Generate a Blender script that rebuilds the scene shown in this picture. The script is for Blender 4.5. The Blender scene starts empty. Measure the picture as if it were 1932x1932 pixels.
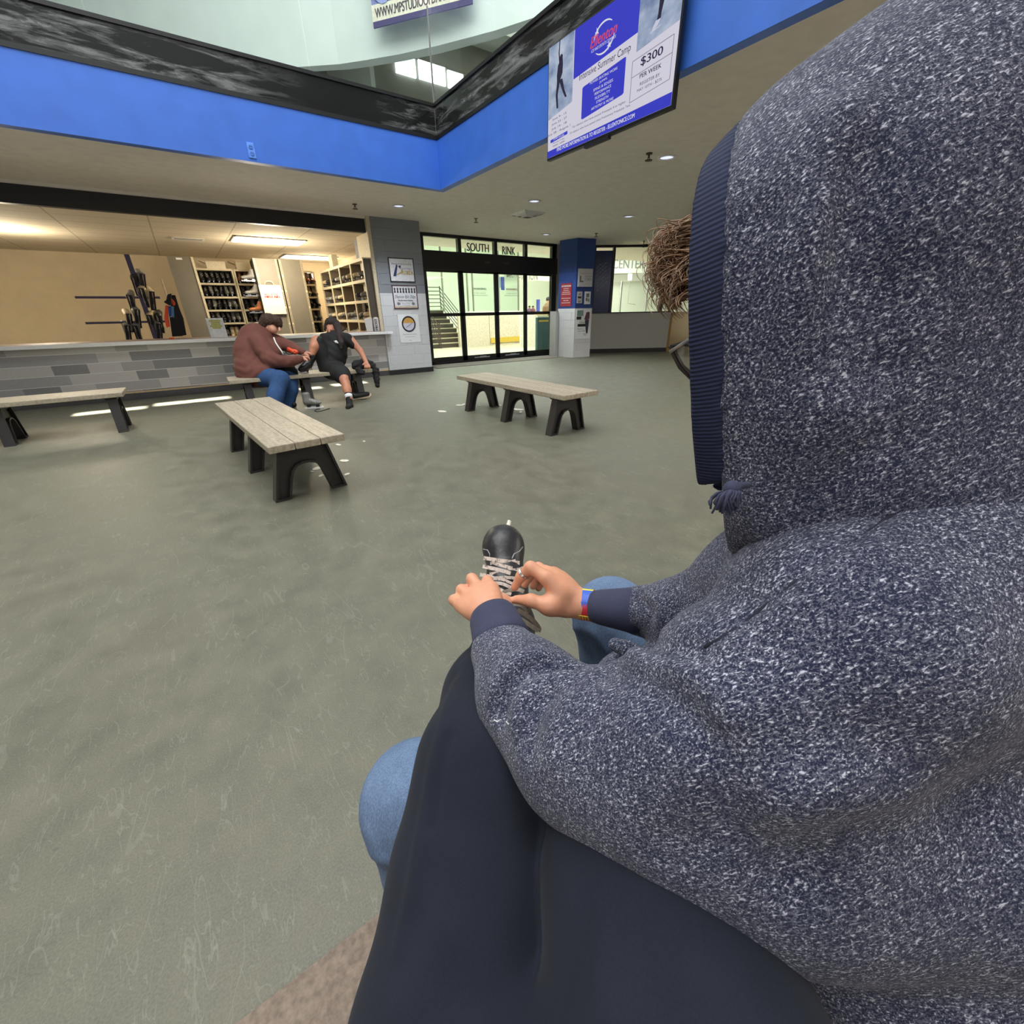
import bpy, bmesh, math, random
import numpy as np
from mathutils import Vector, Matrix, Quaternion
random.seed(7); rng = np.random.default_rng(7)
SC = bpy.context.scene; COL = SC.collection
S = 0.91                      # survey units -> metres for the hall
H = 1.35 * S                  # height of the eye point
PI = math.pi
# ---------------------------------------------------------------- camera frame
FPX = 797.92
CR = np.array([0.81374174, -0.58098458, -0.01677177]); CU = np.array([0.26029466, 0.3384713, 0.90425874]); CF = np.array([0.51968362, 0.74019869, -0.4266554])
EYE = np.array([0, 0, H])
def ray(x, y): return CF + CR*(x-966)/FPX + CU*(966-y)/FPX
def P(x, y, z): return EYE + z*ray(x, y)                    # metres, z = distance along the view axis
def on_floor(x, y, z=0.0):                                   # survey units
    d = ray(x, y); return np.array([0, 0, 1.35]) + d*(z-1.35)/d[2]
def on_y(x, y, Y): d = ray(x, y); return np.array([0, 0, 1.35]) + d*Y/d[1]
def on_x(x, y, X): d = ray(x, y); return np.array([0, 0, 1.35]) + d*X/d[0]
# ---------------------------------------------------------------- materials
def srgb(r, g, b):
    f = lambda c: (c/255/12.92) if c/255 <= .04045 else ((c/255+.055)/1.055)**2.4
    return (f(r), f(g), f(b), 1)
class NT:
    def __init__(s, name):
        s.m = bpy.data.materials.new(name); s.m.use_nodes = True; s.t = s.m.node_tree; s.n = s.t.nodes; s.l = s.t.links
        s.b = s.n['Principled BSDF']
    def node(s, typ, **kw):
        n = s.n.new(typ)
        for k, v in kw.items():
            if k.startswith('i_'): n.inputs[k[2:].replace('_', ' ')].default_value = v
            else: setattr(n, k, v)
        return n
    def link(s, a, b): s.l.new(a, b)
    def coord(s, scale=(1, 1, 1), rot=(0, 0, 0), kind='Object'):
        tc = s.node('ShaderNodeTexCoord'); mp = s.node('ShaderNodeMapping'); mp.inputs['Scale'].default_value = scale; mp.inputs['Rotation'].default_value = rot
        s.link(tc.outputs[kind], mp.inputs['Vector']); return mp.outputs[0]
    def noise(s, vec, scale, detail=3, rough=.5, dist=0):
        n = s.node('ShaderNodeTexNoise'); n.inputs['Scale'].default_value = scale; n.inputs['Detail'].default_value = detail; n.inputs['Roughness'].default_value = rough; n.inputs['Distortion'].default_value = dist
        s.link(vec, n.inputs['Vector']); return n.outputs['Fac']
    def ramp(s, fac, stops, interp='LINEAR'):
        r = s.node('ShaderNodeValToRGB'); r.color_ramp.interpolation = interp; e = r.color_ramp.elements
        while len(e) < len(stops): e.new(.5)
        for el, (p, c) in zip(e, stops): el.position = p; el.color = c
        s.link(fac, r.inputs[0]); return r.outputs[0]
    def mix(s, fac, a, b, typ='MIX'):
        m = s.node('ShaderNodeMix', data_type='RGBA', blend_type=typ)
        for v, i in ((fac, 0), (a, 6), (b, 7)):
            if hasattr(v, 'is_output'): s.link(v, m.inputs[i])
            else: m.inputs[i].default_value = v
        return m.outputs[2]
    def math(s, op, a, b=0.0):
        m = s.node('ShaderNodeMath', operation=op)
        for v, i in ((a, 0), (b, 1)):
            if hasattr(v, 'is_output'): s.link(v, m.inputs[i])
            else: m.inputs[i].default_value = v
        return m.outputs[0]
    def bump(s, h, strength=.3, dist=.01):
        b = s.node('ShaderNodeBump'); b.inputs['Strength'].default_value = strength; b.inputs['Distance'].default_value = dist
        s.link(h, b.inputs['Height']); s.link(b.outputs[0], s.b.inputs['Normal'])
    def base(s, c):
        if hasattr(c, 'is_output'): s.link(c, s.b.inputs['Base Color'])
        else: s.b.inputs['Base Color'].default_value = c
    def set(s, **kw):
        for k, v in kw.items(): s.b.inputs[k.replace('_', ' ')].default_value = v
        return s
MC = {}
def mat(name, rgb, rough=.6, metal=0., var=.12, scale=30., spec=.5, bump=0.0, emit=None, es=1.0):
    if name in MC: return MC[name]
    t = NT(name); c = srgb(*rgb); v = t.coord()
    n = t.noise(v, scale, 4)
    lo = tuple(x*(1-var) for x in c[:3])+(1,); hi = tuple(min(1, x*(1+var)) for x in c[:3])+(1,)
    t.base(t.ramp(n, [(.3, lo), (.7, hi)]))
    t.set(Roughness=rough, Metallic=metal); t.b.inputs['Specular IOR Level'].default_value = spec
    if bump: t.bump(t.noise(v, scale*2, 4), bump, .01)
    if emit:
        t.b.inputs['Emission Color'].default_value = srgb(*emit); t.b.inputs['Emission Strength'].default_value = es
    MC[name] = t.m; return t.m
# ---------------------------------------------------------------- objects
def tag(o, label=None, cat=None, group=None, kind=None):
    if label: o['label'] = label
    if cat: o['category'] = cat
    if group: o['group'] = group
    if kind: o['kind'] = kind
    return o
def empty(name, loc, label=None, cat=None, group=None, rot=0, kind=None):
    o = bpy.data.objects.new(name, None); COL.objects.link(o); o.location = tuple(loc); o.rotation_euler = (0, 0, rot); o.empty_display_size = .05
    return tag(o, label, cat, group, kind)
def worg(p):
    o = np.zeros(3)
    while p is not None: o = o + np.array(p.location); p = p.parent
    return o
class MB:
    """collects shapes in survey units and links them as ONE mesh object"""
    def __init__(s): s.v = []; s.f = []; s.smooth = False
    def add(s, vs, fs):
        k = len(s.v); s.v += [tuple(float(c) for c in q) for q in vs]; s.f += [tuple(i+k for i in f) for f in fs]; return s
    def box(s, x0, x1, y0, y1, z0, z1):
        return s.add([(x0,y0,z0),(x1,y0,z0),(x1,y1,z0),(x0,y1,z0),(x0,y0,z1),(x1,y0,z1),(x1,y1,z1),(x0,y1,z1)],
              [(3,2,1,0),(4,5,6,7),(0,1,5,4),(1,2,6,5),(2,3,7,6),(3,0,4,7)])
    def bx(s, c, d, R=None):
        c = np.array(c, float); R = np.eye(3) if R is None else np.array(R)
        q = [c + R @ (np.array(k)*np.array(d)/2) for k in [(-1,-1,-1),(1,-1,-1),(1,1,-1),(-1,1,-1),(-1,-1,1),(1,-1,1),(1,1,1),(-1,1,1)]]
        return s.add(q, [(3,2,1,0),(4,5,6,7),(0,1,5,4),(1,2,6,5),(2,3,7,6),(3,0,4,7)])
    def bar(s, a, b, w, h=None, up=(0, 0, 1)):
        a = np.array(a, float); b = np.array(b, float); h = h or w; d = b-a; L = np.linalg.norm(d); d = d/L
        up = np.array(up, float)
        if abs(d@up) > .98: up = np.array([0, 1, 0.])
        x = np.cross(up, d); x /= np.linalg.norm(x); y = np.cross(d, x)
        return s.bx((a+b)/2, (w, h, L), np.column_stack([x, y, d]))
    def tube(s, pts, r, n=10, cap=True):
        pts = [np.array(p, float) for p in pts]; k0 = len(s.v); rs = r if hasattr(r, '__len__') else [r]*len(pts)
        t0 = pts[1]-pts[0]; ref = np.array([0, 0, 1.]) if abs(t0[2]) < .9*np.linalg.norm(t0) else np.array([1., 0, 0])
        for i, p in enumerate(pts):
            t = pts[min(i+1, len(pts)-1)]-pts[max(i-1, 0)]; t = t/(np.linalg.norm(t)+1e-12)
            x = np.cross(ref, t); x /= (np.linalg.norm(x)+1e-12); y = np.cross(t, x); ref = np.cross(t, x)*1.0; ref = y
            for j in range(n):
                a = 2*PI*j/n; s.v.append(tuple(p+rs[i]*(math.cos(a)*x+math.sin(a)*y)))
        for i in range(len(pts)-1):
            for j in range(n):
                a = k0+i*n+j; b = k0+i*n+(j+1) % n; s.f.append((a, b, b+n, a+n))
        if cap:
            s.f.append(tuple(k0+j for j in range(n))[::-1]); e = k0+(len(pts)-1)*n; s.f.append(tuple(e+j for j in range(n)))
        return s
    def lathe(s, prof, c, n=24, axis=(0, 0, 1), x=None):
        ax = np.array(axis, float); ax /= np.linalg.norm(ax); ref = np.array([1., 0, 0]) if abs(ax[0]) < .9 else np.array([0, 1., 0])
        X = np.cross(ref, ax); X /= np.linalg.norm(X); Y = np.cross(ax, X); c = np.array(c, float); k0 = len(s.v)
        for r, z in prof:
            for j in range(n):
                a = 2*PI*j/n; s.v.append(tuple(c+ax*z+max(r, 1e-5)*(math.cos(a)*X+math.sin(a)*Y)))
        for i in range(len(prof)-1):
            for j in range(n):
                a = k0+i*n+j; b = k0+i*n+(j+1) % n; s.f.append((a, b, b+n, a+n))
        s.f.append(tuple(k0+j for j in range(n))[::-1]); e = k0+(len(prof)-1)*n; s.f.append(tuple(e+j for j in range(n)))
        return s
    def prism(s, poly, o, X, Y, N, d0, d1):
        """polygon (2D) placed at o with axes X,Y extruded along N from d0 to d1"""
        o, X, Y, N = (np.array(q, float) for q in (o, X, Y, N)); n = len(poly)
        vs = [o+X*a+Y*b+N*d0 for a, b in poly]+[o+X*a+Y*b+N*d1 for a, b in poly]
        return s.add(vs, [tuple(range(n))[::-1], tuple(range(n, 2*n))]+[(i, (i+1) % n, n+(i+1) % n, n+i) for i in range(n)])
    def strip(s, A, B):
        k = len(s.v); n = len(A); s.v += [tuple(q) for q in A]+[tuple(q) for q in B]
        s.f += [(k+i, k+i+1, k+n+i+1, k+n+i) for i in range(n-1)]; return s
    def sphere(s, c, r, n=12, m=8):
        r = np.array(r if hasattr(r, '__len__') else (r, r, r), float); c = np.array(c, float); k0 = len(s.v)
        for i in range(m+1):
            th = PI*i/m
            for j in range(n):
                a = 2*PI*j/n; s.v.append(tuple(c+r*np.array([max(math.sin(th), 1e-4)*math.cos(a), max(math.sin(th), 1e-4)*math.sin(a), math.cos(th)])))
        for i in range(m):
            for j in range(n):
                a = k0+i*n+j; b = k0+i*n+(j+1) % n; s.f.append((a, a+n, b+n, b))
        return s
    def build(s, name, m, parent=None, sc=None, local=False, bevel=0, smooth=False, kind=None, label=None):
        sc = S if sc is None else sc
        v = np.array(s.v, float)*sc
        if parent is not None and not local: v = v - worg(parent)
        me = bpy.data.meshes.new(name); me.from_pydata(v.tolist(), [], s.f)
        bm = bmesh.new(); bm.from_mesh(me); bmesh.ops.recalc_face_normals(bm, faces=bm.faces)
        if bevel: bmesh.ops.bevel(bm, geom=[e for e in bm.edges if len(e.link_faces) == 2 and e.calc_face_angle(0) > .5], offset=bevel, segments=2, affect='EDGES', profile=.5)
        bm.to_mesh(me); bm.free(); me.update()
        if smooth or s.smooth:
            for p in me.polygons: p.use_smooth = True
        o = bpy.data.objects.new(name, me); COL.objects.link(o)
        if m is not None: me.materials.append(m)
        if parent is not None: o.parent = parent
        if kind: o['kind'] = kind
        if label: o['label'] = label
        return o
def box(name, m, x0, x1, y0, y1, z0, z1, parent=None, **k): return MB().box(x0, x1, y0, y1, z0, z1).build(name, m, parent, **k)
def struct(o): o['kind'] = 'structure'; return o
def thing(o, label, cat, group=None): return tag(o, label, cat, group)
def copy_tree(o, parent=None):
    c = o.copy(); COL.objects.link(c)
    if parent is not None: c.parent = parent
    for ch in list(o.children): copy_tree(ch, c)
    return c
def unit(v): v = np.array(v, float); return v/np.linalg.norm(v)
# ---------------------------------------------------------------- lettering
def text_geo(body, thick=.002):
    cu = bpy.data.curves.new('lettering', 'FONT'); cu.body = body; cu.size = 1; cu.resolution_u = 3; cu.extrude = 0.0; cu.align_x = 'LEFT'
    o = bpy.data.objects.new('lettering', cu); COL.objects.link(o); bpy.context.view_layer.update()
    me = bpy.data.meshes.new_from_object(o.evaluated_get(bpy.context.evaluated_depsgraph_get()))
    v = np.array([q.co[:] for q in me.vertices]); f = [tuple(p.vertices) for p in me.polygons]
    bpy.data.objects.remove(o); bpy.data.curves.remove(cu); bpy.data.meshes.remove(me); return v, f
def letter(mb, body, c, X, Y, w, h, lift=.002, slant=0.0, bold=0.0):
    """lettering fitted to a w x h box centred at c on axes X,Y (survey units)"""
    v, f = text_geo(body)
    if not len(v): return mb
    x0, x1 = v[:, 0].min(), v[:, 0].max(); y0, y1 = v[:, 1].min(), v[:, 1].max()
    a = (v[:, 0]-(x0+x1)/2)/(x1-x0)*w; b = (v[:, 1]-(y0+y1)/2)/max(y1-y0, 1e-6)*h
    X = unit(X); Y = unit(Y); N = np.cross(X, Y)
    offs = [(0, 0)] if not bold else [(-bold, 0), (bold, 0), (0, 0)]
    for k, (ox, oy) in enumerate(offs):
        q = np.array(c, float)+np.outer(a+slant*b+ox, X)+np.outer(b+oy, Y)+N*(lift+.0004*k)
        mb.add(q.tolist(), f)
    return mb
def quad(mb, c, X, Y, w, h, lift=0.001):
    X = unit(X); Y = unit(Y); N = np.cross(X, Y); c = np.array(c, float)+N*lift
    return mb.add([c-X*w/2-Y*h/2, c+X*w/2-Y*h/2, c+X*w/2+Y*h/2, c-X*w/2+Y*h/2], [(0, 1, 2, 3)])
# ---------------------------------------------------------------- soft-body mesher: blended round cones -> surface nets
class SDF:
    def __init__(s): s.p = []; s.mods = []; s.g = 0; s.gk = {0: .012}
    def group(s, k=.012): s.g += 1; s.gk[s.g] = k; return s
    def cone(s, a, b, ra, rb, k=.02, sq=None): s.p.append(('c', np.array(a, float), np.array(b, float), ra, rb, k, sq, s.g)); return s
    def chain(s, pts, k=.02):
        for (a, ra), (b, rb) in zip(pts[:-1], pts[1:]): s.cone(a, b, ra, rb, k)
        return s
    def ell(s, c, r, R=None, k=.02): s.p.append(('e', np.array(c, float), np.array(r, float), np.eye(3) if R is None else np.array(R, float), k, s.g)); return s
    def cut(s, fn): s.mods.append(fn); return s
    @staticmethod
    def pd(p, X):
        if p[0] == 'c':
            a, b, ra, rb = p[1:5]; ab = b-a; L2 = ab@ab+1e-12; t = np.clip(((X-a)@ab)/L2, 0, 1)
            D = X-(a+t[:, None]*ab)
            if p[6] is not None:                      # squash along an axis: (axis, factor)
                ax, fac = p[6]; c = D@ax; D = D+np.outer(c*(1/fac-1), ax)
            return np.sqrt((D*D).sum(1))-(ra+t*(rb-ra))
        c, r, R = p[1:4]; q = (X-c)@R; k0 = np.sqrt(((q/r)**2).sum(1)); k1 = np.sqrt(((q/(r*r))**2).sum(1))+1e-9
        return k0*(k0-1)/k1
    def ev(s, X, prims):
        sm = lambda d, e, k: np.minimum(d, e) if k <= 0 else np.minimum(d, e)-(np.maximum(k-np.abs(d-e), 0)/k)**2*k*.25
        gd = {}
        for p in prims:
            e = s.pd(p, X); k = p[5] if p[0] == 'c' else p[4]; g = p[-1]
            gd[g] = e if g not in gd else sm(gd[g], e, k)
        d = None
        for g in sorted(gd): d = gd[g] if d is None else sm(d, gd[g], s.gk[g])
        for m in s.mods: d = m(X, d)
        return d
    def mesh(s, h, pad=.03, CH=24):
        lo = np.full(3, 1e9); hi = -lo
        for p in s.p:
            if p[0] == 'c':
                for q, r in ((p[1], p[3]), (p[2], p[4])): lo = np.minimum(lo, q-r); hi = np.maximum(hi, q+r)
            else: m = p[2].max(); lo = np.minimum(lo, p[1]-m); hi = np.maximum(hi, p[1]+m)
        lo -= pad; hi += pad; n = np.ceil((hi-lo)/h).astype(int)+1; nc = np.ceil(n/CH).astype(int)
        VV = []; VK = []; FF = []
        G = n+CH+2
        key = lambda i, j, k: (i*G[1]+j)*G[2]+k
        ar = np.arange(CH+2)
        for cx in range(nc[0]):
            for cy in range(nc[1]):
                for cz in range(nc[2]):
                    o = np.array([cx, cy, cz])*CH; cc = lo+(o+CH/2+.5)*h; R = (CH/2+1)*h*1.75
                    d0 = np.array([s.pd(p, cc[None])[0] for p in s.p]); mn = d0.min()
                    if mn > R*1.3+.06: continue
                    pr = [p for p, d in zip(s.p, d0) if d <= max(mn, 0)+2.2*R+.08 or d < R*1.3]
                    if not pr: continue
                    I, J, K = np.meshgrid(ar, ar, ar, indexing='ij')
                    X = lo+h*(o+np.stack([I, J, K], -1).reshape(-1, 3))
                    d = s.ev(X, pr).reshape(CH+2, CH+2, CH+2)
                    ins = d < 0
                    if ins.all() or not ins.any(): continue
                    # cells 0..CH  (CH+1 per axis, shared with the neighbours)
                    c8 = np.stack([ins[a:a+CH+1, b:b+CH+1, c:c+CH+1] for a in (0, 1) for b in (0, 1) for c in (0, 1)])
                    cnt = c8.sum(0); act = (cnt > 0) & (cnt < 8)
                    ii, jj, kk = np.nonzero(act)
                    if not len(ii): continue
                    acc = np.zeros((len(ii), 3)); num = np.zeros(len(ii))
                    cor = [(a, b, c) for a in (0, 1) for b in (0, 1) for c in (0, 1)]
                    for x in range(8):
                        for y in range(x+1, 8):
                            A = cor[x]; B = cor[y]
                            if sum(abs(A[q]-B[q]) for q in range(3)) != 1: continue
                            da = d[ii+A[0], jj+A[1], kk+A[2]]; db = d[ii+B[0], jj+B[1], kk+B[2]]
                            cr = (da < 0) != (db < 0); t = np.where(cr, da/np.where(cr, da-db, 1), 0)
                            pt = np.array(A)+t[:, None]*(np.array(B)-np.array(A))
                            acc += pt*cr[:, None]; num += cr
                    pos = lo+h*(o+np.stack([ii, jj, kk], 1)+acc/num[:, None])
                    VV.append(pos); VK.append(key(ii+o[0], jj+o[1], kk+o[2]))
                    for ax in range(3):
                        sl = [slice(1, CH+1)]*3; s2 = [slice(1, CH+1)]*3; s2[ax] = slice(2, CH+2)
                        A = ins[tuple(sl)]; B = ins[tuple(s2)]
                        e = np.nonzero(A != B); flip = A[e]
                        g = np.stack(e, 1)+1+o; u, v = [(1, 2), (2, 0), (0, 1)][ax]
                        def off(du, dv):
                            q = g.copy(); q[:, u] -= du; q[:, v] -= dv; return key(q[:, 0], q[:, 1], q[:, 2])
                        Q = np.stack([off(0, 0), off(1, 0), off(1, 1), off(0, 1)], 1)
                        Q[~flip] = Q[~flip][:, ::-1]; FF.append(Q)
        V = np.concatenate(VV); Kk = np.concatenate(VK); F = np.concatenate(FF)
        uk, idx = np.unique(Kk, return_index=True); V = V[idx]
        pos = np.searchsorted(uk, F); pos = np.clip(pos, 0, len(uk)-1); ok = (uk[pos] == F).all(1)
        return V, pos[ok]
    def build(s, name, m, parent, h, relax=2, flt=None, pad=.03):
        V, F = s.mesh(h, pad)
        us = np.unique(F); mp_ = np.zeros(len(V), int); mp_[us] = np.arange(len(us)); V = V[us]; F = mp_[F]
        for _ in range(relax):
            acc = np.zeros_like(V); n = np.zeros(len(V))
            for a, b in ((0, 1), (1, 2), (2, 3), (3, 0)):
                np.add.at(acc, F[:, a], V[F[:, b]]); np.add.at(n, F[:, a], 1); np.add.at(acc, F[:, b], V[F[:, a]]); np.add.at(n, F[:, b], 1)
            V = V*.4+.6*acc/np.maximum(n, 1)[:, None]
        if flt is not None: V = flt(V)
        me = bpy.data.meshes.new(name); me.vertices.add(len(V)); W = V-worg(parent)
        me.vertices.foreach_set('co', W.astype(np.float32).ravel()); nf = len(F)
        me.loops.add(nf*4); me.loops.foreach_set('vertex_index', F.astype(np.int32).ravel())
        me.polygons.add(nf); me.polygons.foreach_set('loop_start', np.arange(0, nf*4, 4, dtype=np.int32)); me.polygons.foreach_set('loop_total', np.full(nf, 4, dtype=np.int32))
        me.update(calc_edges=True); me.validate(); me.polygons.foreach_set('use_smooth', np.ones(nf, dtype=bool)); me.update()
        if m is not None: me.materials.append(m)
        o = bpy.data.objects.new(name, me); COL.objects.link(o)
        if parent is not None: o.parent = parent
        return o
def frame_from(z, xhint=(0, 0, 1)):
    z = unit(z); x = np.array(xhint, float)-z*(np.array(xhint)@z); x = unit(x); return np.column_stack([x, np.cross(z, x), z])
# ================================================================ materials of the hall
def floor_mat():
    t = NT('rubber_floor'); v = t.coord()
    big = t.noise(v, .55, 4); mid = t.noise(v, 6, 5, .62); fine = t.noise(v, 210, 3)
    c = t.ramp(big, [(.3, srgb(128, 120, 104)), (.5, srgb(126, 127, 109)), (.72, srgb(136, 132, 112))])
    c = t.mix(.55, c, t.ramp(mid, [(.32, srgb(102, 101, 88)), (.5, srgb(126, 124, 107)), (.72, srgb(150, 144, 124))]))
    c = t.mix(.20, c, t.ramp(fine, [(.35, srgb(88, 86, 72)), (.65, srgb(166, 158, 137))]))
    h = None
    for sc, rz, w, amt in ((3.1, .3, .008, .5), (5.3, 1.3, .009, .5), (8.7, 2.2, .012, .6), (13.1, .9, .013, .6), (19.0, 2.8, .016, .6), (27, .1, .02, .6)):
        q = t.coord((sc, sc*.22, 1), (0, 0, rz)); n = t.noise(q, 1.0, 2.5, .5, .5)
        line = t.math('LESS_THAN', t.math('ABSOLUTE', t.math('SUBTRACT', n, .5)), w*.35)
        msk = t.math('GREATER_THAN', t.noise(v, sc*.6, 2), .53)
        line = t.math('MULTIPLY', line, msk); c = t.mix(t.math('MULTIPLY', line, amt*.34), c, srgb(176, 176, 160))
        h = line if h is None else t.math('MAXIMUM', h, line)
    spots = t.math('GREATER_THAN', t.noise(v, 17, 2), .735); c = t.mix(t.math('MULTIPLY', spots, .3), c, srgb(84, 88, 80))
    c = t.mix(1.0, c, (.70, .71, .72, 1), 'MULTIPLY')
    t.base(c); t.link(t.ramp(mid, [(.3, (.42,)*3+(1,)), (.7, (.62,)*3+(1,))]), t.b.inputs['Roughness'])
    t.b.inputs['Specular IOR Level'].default_value = .42
    t.bump(t.math('ADD', t.math('MULTIPLY', fine, .3), mid), .10, .004); return t.m
def block_mat(name, up, lo, zsplit):
    t = NT(name); v = t.coord(kind='Object'); tc = t.node('ShaderNodeTexCoord'); sp = t.node('ShaderNodeSeparateXYZ'); t.link(tc.outputs['Object'], sp.inputs[0])
    g = t.math('GREATER_THAN', sp.outputs[2], zsplit); n = t.noise(v, 60, 4)
    a = t.mix(.25, up, t.ramp(n, [(.3, tuple(x*.8 for x in up[:3])+(1,)), (.7, tuple(min(1, x*1.15) for x in up[:3])+(1,))]))
    b = t.mix(.2, lo, t.ramp(n, [(.3, tuple(x*.85 for x in lo[:3])+(1,)), (.7, tuple(min(1, x*1.1) for x in lo[:3])+(1,))]))
    c = t.mix(g, b, a)
    cb = t.node('ShaderNodeCombineXYZ'); t.link(t.math('ADD', sp.outputs[0], sp.outputs[1]), cb.inputs[0]); t.link(sp.outputs[2], cb.inputs[1])
    br = t.node('ShaderNodeTexBrick'); t.link(cb.outputs[0], br.inputs['Vector'])
    br.inputs['Scale'].default_value = 1; br.inputs['Brick Width'].default_value = .4; br.inputs['Row Height'].default_value = .2; br.inputs['Mortar Size'].default_value = .006; br.inputs['Mortar Smooth'].default_value = .6
    t.base(c); t.set(Roughness=.55); t.bump(t.math('SUBTRACT', 1.0, br.outputs['Fac']), .9, .006); return t.m
def tile_mat():
    """running-bond tiles, each its own grey"""
    t = NT('grey_wall_tile'); tc = t.node('ShaderNodeTexCoord'); sp = t.node('ShaderNodeSeparateXYZ'); t.link(tc.outputs['Object'], sp.inputs[0])
    W, Hh = .415, .152
    row = t.math('FLOOR', t.math('DIVIDE', sp.outputs[2], Hh)); odd = t.math('MODULO', t.math('ADD', row, 40), 2.0)
    xs = t.math('ADD', t.math('DIVIDE', sp.outputs[0], W), t.math('MULTIPLY', odd, .37)); colm = t.math('FLOOR', xs)
    fx = t.math('FRACT', xs); fz = t.math('FRACT', t.math('DIVIDE', sp.outputs[2], Hh))
    cb = t.node('ShaderNodeCombineXYZ'); t.link(colm, cb.inputs[0]); t.link(row, cb.inputs[1])
    wn = t.node('ShaderNodeTexWhiteNoise', noise_dimensions='3D'); t.link(cb.outputs[0], wn.inputs['Vector'])
    c = t.ramp(wn.outputs['Value'], [(0, srgb(128, 126, 128)), (.36, srgb(166, 163, 163)), (.68, srgb(198, 193, 190))], 'CONSTANT')
    n = t.noise(t.coord(), 70, 4); c = t.mix(.22, c, t.ramp(n, [(.3, srgb(96, 94, 94)), (.7, srgb(186, 182, 178))]))
    gz = t.math('GREATER_THAN', fz, .945); c = t.mix(gz, c, srgb(214, 212, 208))
    t.base(c); t.set(Roughness=.38); t.bump(n, .05, .003); return t.m
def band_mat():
    t = NT('black_glass_dusty_reflections'); v = t.coord((.5, .5, 3.5)); n = t.noise(v, 3.2, 6, .68, .5); m = t.noise(t.coord((1, 1, 1)), .75, 2)
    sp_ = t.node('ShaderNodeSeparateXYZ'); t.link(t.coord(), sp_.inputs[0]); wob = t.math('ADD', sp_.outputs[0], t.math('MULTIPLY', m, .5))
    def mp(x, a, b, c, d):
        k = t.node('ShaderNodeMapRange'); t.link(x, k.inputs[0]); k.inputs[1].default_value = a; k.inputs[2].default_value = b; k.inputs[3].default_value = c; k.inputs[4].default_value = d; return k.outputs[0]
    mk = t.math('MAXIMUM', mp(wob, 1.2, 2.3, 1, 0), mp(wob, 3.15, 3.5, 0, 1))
    f = t.math('MULTIPLY', t.ramp(n, [(.46, (0, 0, 0, 1)), (.74, (1, 1, 1, 1))]), mk)  # dusty smears and soft reflections painted into the base colour
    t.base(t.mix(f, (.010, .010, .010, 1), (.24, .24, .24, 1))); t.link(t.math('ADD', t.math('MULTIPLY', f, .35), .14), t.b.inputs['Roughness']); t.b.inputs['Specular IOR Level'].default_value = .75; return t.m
def glass_mat(name='clear_glass', tint=(.93, .97, .95, 1), refl=.1):
    t = NT(name); out = t.n['Material Output']; tr = t.node('ShaderNodeBsdfTransparent'); tr.inputs[0].default_value = tint
    gl = t.node('ShaderNodeBsdfGlossy'); gl.inputs['Roughness'].default_value = .02
    lw = t.node('ShaderNodeLayerWeight'); lw.inputs[0].default_value = .5; f5 = t.math('POWER', lw.outputs['Facing'], 5.0)
    mx = t.node('ShaderNodeMixShader'); t.link(t.math('ADD', t.math('MULTIPLY', f5, .6), .03+refl*.1), mx.inputs[0]); t.link(tr.outputs[0], mx.inputs[1]); t.link(gl.outputs[0], mx.inputs[2])
    t.link(mx.outputs[0], out.inputs[0]); return t.m
def ceiling_tile_mat():
    t = NT('lay_in_ceiling_tile'); v = t.coord(); br = t.node('ShaderNodeTexBrick', offset=0.0); t.link(v, br.inputs['Vector'])
    br.inputs['Scale'].default_value = 1; br.inputs['Brick Width'].default_value = 1.22; br.inputs['Row Height'].default_value = .61; br.inputs['Mortar Size'].default_value = .012
    n = t.noise(v, 90, 4); c = t.ramp(n, [(.3, srgb(196, 182, 156)), (.7, srgb(218, 205, 180))])
    t.base(t.mix(br.outputs['Fac'], c, srgb(170, 156, 130))); t.set(Roughness=.9); return t.m
M_FLOOR = floor_mat()
M_BLACK = mat('black_frame', (15, 15, 17), .4, var=.2); M_BASE = mat('black_baseboard', (30, 31, 33), .45)
M_CEIL = mat('painted_ceiling', (222, 218, 210), .85, var=.05, scale=8, bump=.05)
M_BLUE = mat('blue_paint', (56, 108, 204), .5, var=.07, scale=4, bump=.04)
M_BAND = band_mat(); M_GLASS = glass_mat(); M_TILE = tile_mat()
M_WHITE = mat('white_paint', (226, 226, 224), .5, var=.04); M_PAPER = mat('white_paper', (232, 232, 232), .6, var=.02)
M_GREYP = mat('grey_paint', (166, 166, 164), .6, var=.05); M_INK = mat('black_ink', (36, 36, 40), .6, var=.05); M_GINK = mat('grey_ink', (120, 120, 126), .6, var=.05)
M_STEEL = mat('brushed_steel', (180, 180, 180), .3, 1.0, var=.05); M_PLANK = None
# ================================================================ hall shell
CZ = 3.265; HX, HY = 4.19, 7.92                                    # ceiling height, corner of the open well
struct(MB().box(-9, 22, -9, 11.92, -.1, 0).build('floor', M_FLOOR))
def border_mat():
    t = NT('brown_rubber'); v = t.coord(); n = t.noise(v, 5, 5, .6); f = t.noise(v, 90, 3)
    c = t.mix(.5, t.ramp(n, [(.3, srgb(112, 96, 82)), (.7, srgb(142, 124, 108))]), t.ramp(f, [(.3, srgb(92, 80, 68)), (.7, srgb(156, 138, 122))])); t.base(c); t.set(Roughness=.7); t.bump(f, .2, .004); return t.m
struct(MB().box(-9, 22, -9, .632, 0, .006).build('trim_1', border_mat()))
ce = MB().box(-9, HX, HY+.12, 10.66, CZ, CZ+.25).box(HX+.12, 22, -9, 14, CZ, CZ+.25).box(HX, HX+.12, HY+.12, 10.66, CZ, CZ+.25)
struct(ce.build('ceiling', M_CEIL))
struct(MB().box(3.85, 13.9, 10.66, 11.9, CZ+.001, CZ+.2).build('ceiling_2', M_CEIL))
ZB, ZD = 3.945, 4.335
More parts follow.
